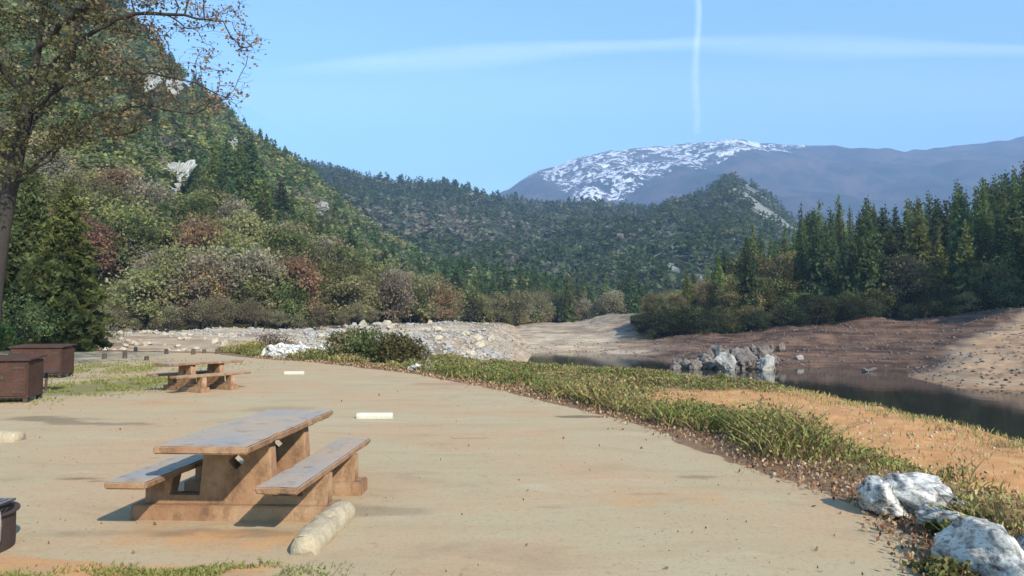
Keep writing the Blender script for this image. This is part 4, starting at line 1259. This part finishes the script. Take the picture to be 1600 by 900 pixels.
e_ = ground_z(xs, d)[1]; k = e_ < 0.1
k &= fbm(np.stack([xs, d, 0 * xs], 1) * 0.7, 3, 12) > -0.1
pebbles('grit', xs[k], d[k], RNG.uniform(0.003, 0.008, k.sum()) * (0.6 + d[k] / 14), 'bank_rock', 9, 'grit and small dark stones scattered over the pavement', 'grit')
def debris():
    rs = np.random.default_rng(31)
    n = 900
    d = 4.2 * np.exp(rs.uniform(0, 1.6, n)); x = (rs.uniform(-40, 1500, n) - 800) / F * d
    z, e_, c_, f_ = ground_z(x, d)
    k = (e_ < 0.0) & (rs.uniform(0, 1, n) < 0.08 + 0.5 * (e_ > -0.6))
    g = np.stack([x, d, z + 0.012], 1)[k]
    V, Fc, Cc = leaves(g, 0.022 * (0.7 + d[k] / 16), rs, (0.20, 0.12, 0.065), 0.4, 1.5, 2.0)
    o = link('scattered_leaves', np_mesh('scattered_leaves', V, Fc, Cc), M['cover'])
    tag(o, 'single brown leaves blown over the pavement', 'fallen leaves', kind='stuff')
debris()
# leafy plant among the rocks in the corner
fixed_tree('weed', 1500, 842, None, 0.24, 0.22, 26, 45, 0.035, (0.09, 0.14, 0.035), (0.14, 0.17, 0.05), 400, 'small bright green plant growing between the white rocks', 0.0, cat='plant')
fixed_tree('weed', 1475, 905, None, 0.16, 0.16, 20, 35, 0.035, (0.16, 0.19, 0.06), (0.24, 0.23, 0.09), 401, 'yellow green plant at the lower picture edge left of the large white rock', 0.0, cat='plant')

# ------------------------------------------------------------------ picnic tables
def curve_panel(name, outlines, thick, bevel=0.008):
    """upright panel: outlines in local x,z; holes are further outlines"""
    cu = bpy.data.curves.new(name, 'CURVE'); cu.dimensions = '2D'; cu.fill_mode = 'BOTH'
    cu.extrude = thick / 2 - bevel; cu.bevel_depth = bevel; cu.offset = -bevel
    for pts in outlines:
        sp_ = cu.splines.new('POLY'); sp_.points.add(len(pts) - 1); sp_.use_cyclic_u = True
        for q, (x, z) in zip(sp_.points, pts): q.co = (x, z, 0, 1)
    o = bpy.data.objects.new(name, cu); COL.objects.link(o)
    bpy.context.view_layer.update()
    me = bpy.data.meshes.new_from_object(o.evaluated_get(bpy.context.evaluated_depsgraph_get()))
    bpy.data.objects.remove(o)
    me.name = name
    me.transform(Matrix.Rotation(math.pi / 2, 4, 'X'))
    me.materials.clear()
    return me

TL, BW, BO = 2.3, 0.35, 0.64          # length, bench width, bench offset from the middle
def make_table():
    r = empty('picnic_table')
    bm = bmesh.new(); bm_box(bm, -0.385, 0.385, -TL / 2, TL / 2, 0.685, 0.75, 0.012)
    link('tabletop', bm_mesh('tabletop', bm), M['top'], r)
    for s in (-1, 1):
        bm = bmesh.new(); bm_box(bm, s * BO - BW / 2, s * BO + BW / 2, -TL / 2 + (0.06 if s < 0 else -0.06), TL / 2 - 0.04, 0.39, 0.45, 0.012)
        link('bench_seat', bm_mesh('bench_seat', bm), M['top'], r)
    hole = [(0.0, 0.43), (0.075, 0.50), (0.0, 0.57), (-0.075, 0.50)]
    out = [(-0.82, 0.0), (0.82, 0.0), (0.82, 0.386), (0.56, 0.386), (0.60, 0.20), (0.33, 0.20), (0.29, 0.681), (-0.29, 0.681), (-0.33, 0.20), (-0.60, 0.20), (-0.56, 0.386), (-0.82, 0.386)]
    pm = curve_panel('end_panel', [out, hole], 0.15)
    pm.materials.append(M['concrete'])
    for s in (-1, 1):
        link('end_panel', pm, None, r, (0, -0.40 if s < 0 else 0.50, 0))
        bm = bmesh.new(); bm_box(bm, -0.90, 0.90, -0.14, 0.14, -0.05, 0.13, 0.01)
        f = link('footing', bm_mesh('footing', bm), M['concrete'], r, (0, (-0.42 if s < 0 else 0.50), 0))
    for c in r.children:
        if c.name.startswith(('tabletop', 'bench_seat')):
            c.data.materials.append(M['concrete'])
            bm = bmesh.new(); bm.from_mesh(c.data)
            bmesh.ops.subdivide_edges(bm, edges=[e for e in bm.edges if e.calc_length() > 0.2], cuts=30, use_grid_fill=True)
            P = np.array([v.co[:] for v in bm.verts]); nn = fbm(P * 6 + len(c.name), 4, 7); n2 = fbm(P * 22, 3, 9)
            ctr = c.data.vertices; zt = max(v.co.z for v in ctr)
            for v, a_, b_ in zip(bm.verts, nn, n2):
                side = v.normal.to_2d().length > 0.3
                if side: v.co.x -= math.copysign(max(0, a_ - 0.25) * 0.03 + 0.002 * b_, v.normal.x) * (abs(v.normal.x) > 0.3); v.co.y -= math.copysign(max(0, a_ - 0.25) * 0.03, v.normal.y) * (abs(v.normal.y) > 0.3)
            bm.to_mesh(c.data); bm.free()
            for f in c.data.polygons: f.material_index = 0 if f.normal.z > 0.8 else 1
    return r
T1 = make_table()
T1.location = (-2.42, 5.62 + TL / 2, 0.0); T1.rotation_euler = (0, 0, math.radians(-2.5))
tag(T1, 'near concrete picnic table with attached benches and diamond holes in its end panels', 'picnic table', 'concrete picnic tables on the pavement')
T2 = copy_tree(T1)
p = onz(312, 609); T2.location = (p[0], p[1], 0); T2.rotation_euler = (0, 0, math.radians(-33)); T2.scale = (0.88, 0.88, 0.95)
tag(T2, 'smaller looking far concrete picnic table turned at an angle, beyond the near table', 'picnic table', 'concrete picnic tables on the pavement')

# ------------------------------------------------------------------ wheel stops and blocks
def stop_mesh(name, L, W, H, mat, rough=0.0, seed=0):
    bm = bmesh.new()
    n = 14
    prof = [(-W / 2, -0.03), (-W / 2, H * 0.45), (-W * 0.32, H * 0.9), (-W * 0.15, H), (W * 0.15, H), (W * 0.32, H * 0.9), (W / 2, H * 0.45), (W / 2, -0.03)]
    rings = []
    for k in range(n + 1):
        f = k / n; e = min(1, min(f, 1 - f) * n * 0.9 + 0.85)
        rings.append([bm.verts.new((x * e, (f - 0.5) * L, z * (0.6 + 0.4 * e) if z > 0 else z)) for x, z in prof])
    for a, b in zip(rings[:-1], rings[1:]):
        for i in range(len(prof)):
            j = (i + 1) % len(prof); bm.faces.new((a[i], a[j], b[j], b[i]))
    bm.faces.new(rings[0][::-1]); bm.faces.new(rings[-1])
    if rough:
        bmesh.ops.subdivide_edges(bm, edges=bm.edges[:], cuts=2, use_grid_fill=True)
        P = np.array([v.co[:] for v in bm.verts]); nn = fbm(P * 9, 4, seed)
        for v, q in zip(bm.verts, nn): v.co += v.co.normalized() * q * rough * (1 if v.co.z > 0.01 else 0)
    me = bm_mesh(name, bm, bool(rough)); me.materials.append(M[mat]); return me
o = link('wheel_stop', stop_mesh('wheel_stop', 1.04, 0.225, 0.15, 'soil_block', 0.03, 4)); o.location = (-1.53, 5.85, 0); o.rotation_euler = (0, 0, math.radians(-3))
tag(o, 'rough pale concrete block lying at the right foot of the near picnic table', 'wheel stop')
m2 = stop_mesh('wheel_stop', 0.64, 0.14, 0.10, 'white_block')
for px, py, l in ((585, 654, 'short white kerb block alone on the open pavement right of the near table'), (459, 585, 'tiny white kerb block on the far pavement in front of the white boulder pile')):
    p = onz(px, py); o = link('kerb_block', m2); o.location = (p[0], p[1] + 0.05, 0); o.rotation_euler = (0, 0, math.pi / 2 + 0.03); tag(o, l, 'kerb block', 'white kerb blocks on the pavement')
p = onz(6, 690); o = link('brick_block', stop_mesh('brick_block', 0.5, 0.3, 0.14, 'soil_block', 0.01, 2)); o.location = (p[0] - 0.08, p[1] + 0.1, 0); o.rotation_euler = (0, 0, 1.5); tag(o, 'low pale block on the pavement cut by the left picture edge', 'block')

# low posts on the far pavement
pm = None
for k, (px, py, h) in enumerate(((163, 561, .26), (195, 560, .34), (229, 563, .18), (104, 553, .25), (260, 553, .26), (302, 554, .30), (319, 552, .22), (340, 553, .26), (122, 549, .3), (212, 549, .26))):
    bm = bmesh.new(); bmesh.ops.create_cone(bm, cap_ends=True, segments=10, radius1=0.11, radius2=0.09, depth=h + 0.1); bmesh.ops.translate(bm, verts=bm.verts, vec=(0, 0, h / 2 - 0.05))
    bmesh.ops.bevel(bm, geom=[e for e in bm.edges if abs(e.verts[0].co.z - h) < 0.01 and abs(e.verts[1].co.z - h) < 0.01], offset=0.02, segments=1, affect='EDGES')
    p = onz(px, py); o = link('low_post', bm_mesh('low_post', bm), M['post']); o.location = (p[0], p[1], 0)
    tag(o, 'short dark wooden post on the far pavement before the low row of rubble', 'post', 'short dark posts on the far pavement')

# ------------------------------------------------------------------ rusty steel boxes at the left
def locker(name, loc, rz, W, D, H, label):
    r = empty(name, loc, rz)
    bm = bmesh.new(); bm_box(bm, -W / 2, W / 2, -D / 2, D / 2, 0.10, H - 0.06, 0.008); link('body', bm_mesh('body', bm), M['steel'], r)
    bm = bmesh.new()
    vs = [bm.verts.new(v) for v in ((-W / 2 - .05, -D / 2 - .06, H - .06), (W / 2 + .05, -D / 2 - .06, H - .06), (W / 2 + .05, D / 2 + .04, H - .01), (-W / 2 - .05, D / 2 + .04, H - .01),
                                    (-W / 2 - .05, -D / 2 - .06, H - .025), (W / 2 + .05, -D / 2 - .06, H - .025), (W / 2 + .05, D / 2 + .04, H + .03), (-W / 2 - .05, D / 2 + .04, H + .03))]
    for f in ((0, 1, 2, 3), (4, 5, 6, 7), (0, 1, 5, 4), (1, 2, 6, 5), (2, 3, 7, 6), (3, 0, 4, 7)): bm.faces.new([vs[i] for i in f])
    link('lid', bm_mesh('lid', bm), M['steel'], r)
    for s in (-1, 1):
        bm = bmesh.new(); bm_box(bm, s * W / 4 - W / 4 + 0.03, s * W / 4 + W / 4 - 0.03, -D / 2 - 0.025, -D / 2 - 0.004, 0.15, H - 0.12, 0.006)
        d = link('door', bm_mesh('door', bm), M['steel'], r)
        bm = bmesh.new(); bm_box(bm, -s * 0.10 + s * W / 4 - .05, -s * 0.10 + s * W / 4 + .05, -D / 2 - 0.05, -D / 2 - 0.027, H * 0.52, H * 0.62, 0.006)
        link('handle', bm_mesh('handle', bm), M['dark_steel'], d)
        for hz_ in (0.25, 0.78):
            bm = bmesh.new(); bm_box(bm, s * (W / 2 - 0.17) - .10, s * (W / 2 - 0.17) + .10, -D / 2 - 0.04, -D / 2 - 0.026, H * hz_ - .025, H * hz_ + .025, 0.003)
            link('hinge', bm_mesh('hinge', bm), M['dark_steel'], d)
        for t in (-1, 1):
            bm = bmesh.new(); bm_box(bm, s * (W / 2 - .06) - .04, s * (W / 2 - .06) + .04, t * (D / 2 - .06) - .04, t * (D / 2 - .06) + .04, -0.03, 0.10, 0.004)
            link('leg', bm_mesh('leg', bm), M['dark_steel'], r)
    tag(r, label, 'steel box')
    return r
p = onz(-10, 632); locker('steel_locker', (p[0] - 0.35, p[1] + 0.5, 0), math.radians(14), 1.55, 0.8, 0.95, 'nearer rust brown steel box with double doors, cut by the left picture edge')
p = onz(62, 592); locker('steel_locker', (p[0] - 0.25, p[1] + 0.5, 0), math.radians(8), 1.42, 0.8, 0.98, 'farther rust brown steel box standing behind the near one on the grass')
# thin dark shelf by the farther box
r = empty('pedestal_grill', (0, 0, 0)); p = onz(78, 612); r.location = (p[0], p[1], 0)
bm = bmesh.new(); bm_box(bm, -0.26, 0.26, -0.2, 0.2, 0.47, 0.50, 0.004); link('grate', bm_mesh('grate', bm), M['dark_steel'], r)
V, Fc = tube([(-.1, 0, -.05), (-.1, 0, .47)], [0.03, 0.03], 8); link('pedestal', np_mesh('pedestal', V, Fc), M['dark_steel'], r)
tag(r, 'small dark cooking shelf on a post right of the nearer steel box', 'grill')

# ------------------------------------------------------------------ fire ring at the lower left
def fire_ring():
    cx, cy = -4.22, 5.42
    r = empty('fire_ring', (cx, cy, 0), 0.0)
    r.scale = (0.85, 0.85, 0.95)
    n = 64; R = 0.44; H = 0.30; t = 0.012
    bm = bmesh.new()
    prof = [(R, -0.02), (R, H - 0.012), (R + 0.03, H - 0.012), (R + 0.03, H), (R - t, H), (R - t, -0.02)]
    rings = [[bm.verts.new((rr * math.cos(k * 2 * math.pi / n), rr * math.sin(k * 2 * math.pi / n), z)) for rr, z in prof] for k in range(n)]
    for k in range(n):
        a, b = rings[k], rings[(k + 1) % n]
        for i in range(len(prof)): bm.faces.new((a[i], b[i], b[(i + 1) % len(prof)], a[(i + 1) % len(prof)]))
    link('ring_wall', bm_mesh('ring_wall', bm), M['dark_steel'], r)
    parts = []
    for k in range(13):
        x = -0.30 + k * 0.05; parts.append(tube([(x, -0.26, H + 0.05), (x, 0.26, H + 0.05)], [0.007] * 2, 6))
    fr = [(-.33, -.27), (.33, -.27), (.33, .27), (-.33, .27), (-.33, -.27)]
    parts.append(tube([(x, y, H + 0.05) for x, y in fr], [0.011] * 5, 6))
    V, Fc = merge(parts); g = link('grate', np_mesh('grate', V, Fc), M['bare_steel'], r)
    # bent bar frame over the right rim
    pts = [(0.45, -0.12, 0.02), (0.475, -0.12, 0.12), (0.48, -0.12, 0.24), (0.47, -0.12, 0.33), (0.43, -0.12, 0.37), (0.36, -0.12, 0.38), (0.2, -0.12, 0.38), (0.0, -0.12, 0.37)]
    V, Fc = tube(pts, [0.012] * len(pts), 8); link('swing_bar', np_mesh('swing_bar', V, Fc, None, True), M['bare_steel'], r)
    bm = bmesh.new(); bmesh.ops.create_cone(bm, cap_ends=True, segments=32, radius1=R - .03, radius2=R * 0.5, depth=0.06); bmesh.ops.translate(bm, verts=bm.verts, vec=(0, 0, 0.03))
    link('ash_bed', bm_mesh('ash_bed', bm), M['grey_rock'], r)
    tag(r, 'dark steel campfire ring with a cooking grate, cut by the left picture edge', 'fire ring')
fire_ring()

# ------------------------------------------------------------------ sky things
def mat_vapour(name, fac, scale, stretch):
    m = NT(name)
    a = m.attr('alpha').outputs['Fac']
    nz = m.noise(m.coord(stretch), scale, 6, 0.6, 0.5)
    al = m.math('MULTIPLY', m.math('MULTIPLY', a, fac), m.math('MULTIPLY_ADD', nz, 1.6, 0.1), clamp=True)
    d = m.n('ShaderNodeBsdfTranslucent'); d.inputs['Color'].default_value = (0.95, 0.95, 0.95, 1)
    d2 = m.n('ShaderNodeBsdfDiffuse'); d2.inputs['Color'].default_value = (0.95, 0.95, 0.95, 1)
    ad = m.n('ShaderNodeAddShader'); m.link(d.outputs[0], ad.inputs[0]); m.link(d2.outputs[0], ad.inputs[1])
    t = m.n('ShaderNodeBsdfTransparent')
    mx = m.n('ShaderNodeMixShader'); m.link(al, mx.inputs[0]); m.link(t.outputs[0], mx.inputs[1]); m.link(ad.outputs[0], mx.inputs[2])
    m.link(mx.outputs[0], m.out.inputs['Surface'])
    return m.m

def sheet(name, path, width, alpha, mat, label, cat, zlift=0.04):
    """thin bed of vapour at flight height following a path seen in the photo; path: (px,py,half width px)"""
    ALT = 9000.0
    L = []
    for px, py, hw in path:
        r = ray(px, py); c = np.array([0, 0, CAM_H]) + r * (ALT / r[2])
        L.append((c, hw))
    n = len(L); m = 17
    P = np.array([c for c, _ in L]); T_ = np.gradient(P, axis=0); T_ /= np.linalg.norm(T_, axis=1, keepdims=True)
    S_ = np.stack([T_[:, 1], -T_[:, 0], 0 * T_[:, 0]], 1)
    V = []; A_ = []
    for i in range(n):
        for j in range(m):
            f = j / (m - 1) * 2 - 1
            V.append(P[i] + S_[i] * f * L[i][1] + np.array([0, 0, 60 * (1 - f * f)])); A_.append((1 - f * f) ** 1.5 * alpha(i / (n - 1)))
    i = np.arange(n - 1)[:, None] * m; j = np.arange(m - 1)[None]
    Fc = np.stack([i + j, i + j + 1, i + j + m + 1, i + j + m], -1).reshape(-1, 4)
    me = np_mesh(name, np.array(V), Fc, None, True)
    a = me.attributes.new('alpha', 'FLOAT', 'POINT'); a.data.foreach_set('value', np.array(A_, dtype=np.float32))
    o = link(name, me, mat); tag(o, label, cat)
    return o
ys = np.linspace(-60, 212, 40)
trail = [(float(1090 - 3 * smooth(0, 90, y) + 1.5 * math.sin(y * 0.04)), float(y), float(interp([(-60, 120), (60, 150), (100, 180), (212, 240)], y))) for y in ys]
sheet('contrail', trail, None, lambda f: 0.8 - 0.35 * f, mat_vapour('contrail_vapour', 0.40, 0.0009, (1, 0.25, 1)), 'thin white aircraft trail running straight down the sky to the snowy mountain', 'contrail')
xs = np.linspace(380, 1900, 50)
band = [(float(x), float(interp([(380, 122), (520, 106), (700, 92), (900, 77), (1100, 70), (1400, 78), (1900, 84)], x)), 1050.0 + 350 * math.sin(x * 0.011)) for x in xs]
sheet('cirrus_cloud', band, None, lambda f: float(smooth(0, 0.15, f)), mat_vapour('cirrus_vapour', 0.19, 0.0003, (0.3, 1, 1)), 'long pale streak of thin cloud lying across the blue sky', 'cloud')
band = [(float(x), float(interp([(330, 165), (800, 150), (1900, 150)], x)), 5200.0) for x in xs]
sheet('cirrus_veil', band, None, lambda f: 0.8, mat_vapour('veil_vapour', 0.10, 0.00008, (0.6, 1, 1)), 'faint wide veil of thin cloud above the mountains', 'cloud')

# ------------------------------------------------------------------ air
HAZE = 2.5e-4
bm = bmesh.new(); bm_box(bm, -9000, 10000, -500, 5900, -8, 1250)
# keep clear of the ground sheet's far rim: the box is closed all round
hz = link('haze', bm_mesh('haze', bm))
m = NT('air')
pv = m.n('ShaderNodeVolumePrincipled')
pv.inputs['Color'].default_value = (0.46, 0.67, 1.0, 1)
pv.inputs['Density'].default_value = HAZE
pv.inputs['Anisotropy'].default_value = 0.0
m.link(pv.outputs[0], m.out.inputs['Volume'])
hz.data.materials.append(m.m)
tag(hz, kind='stuff')
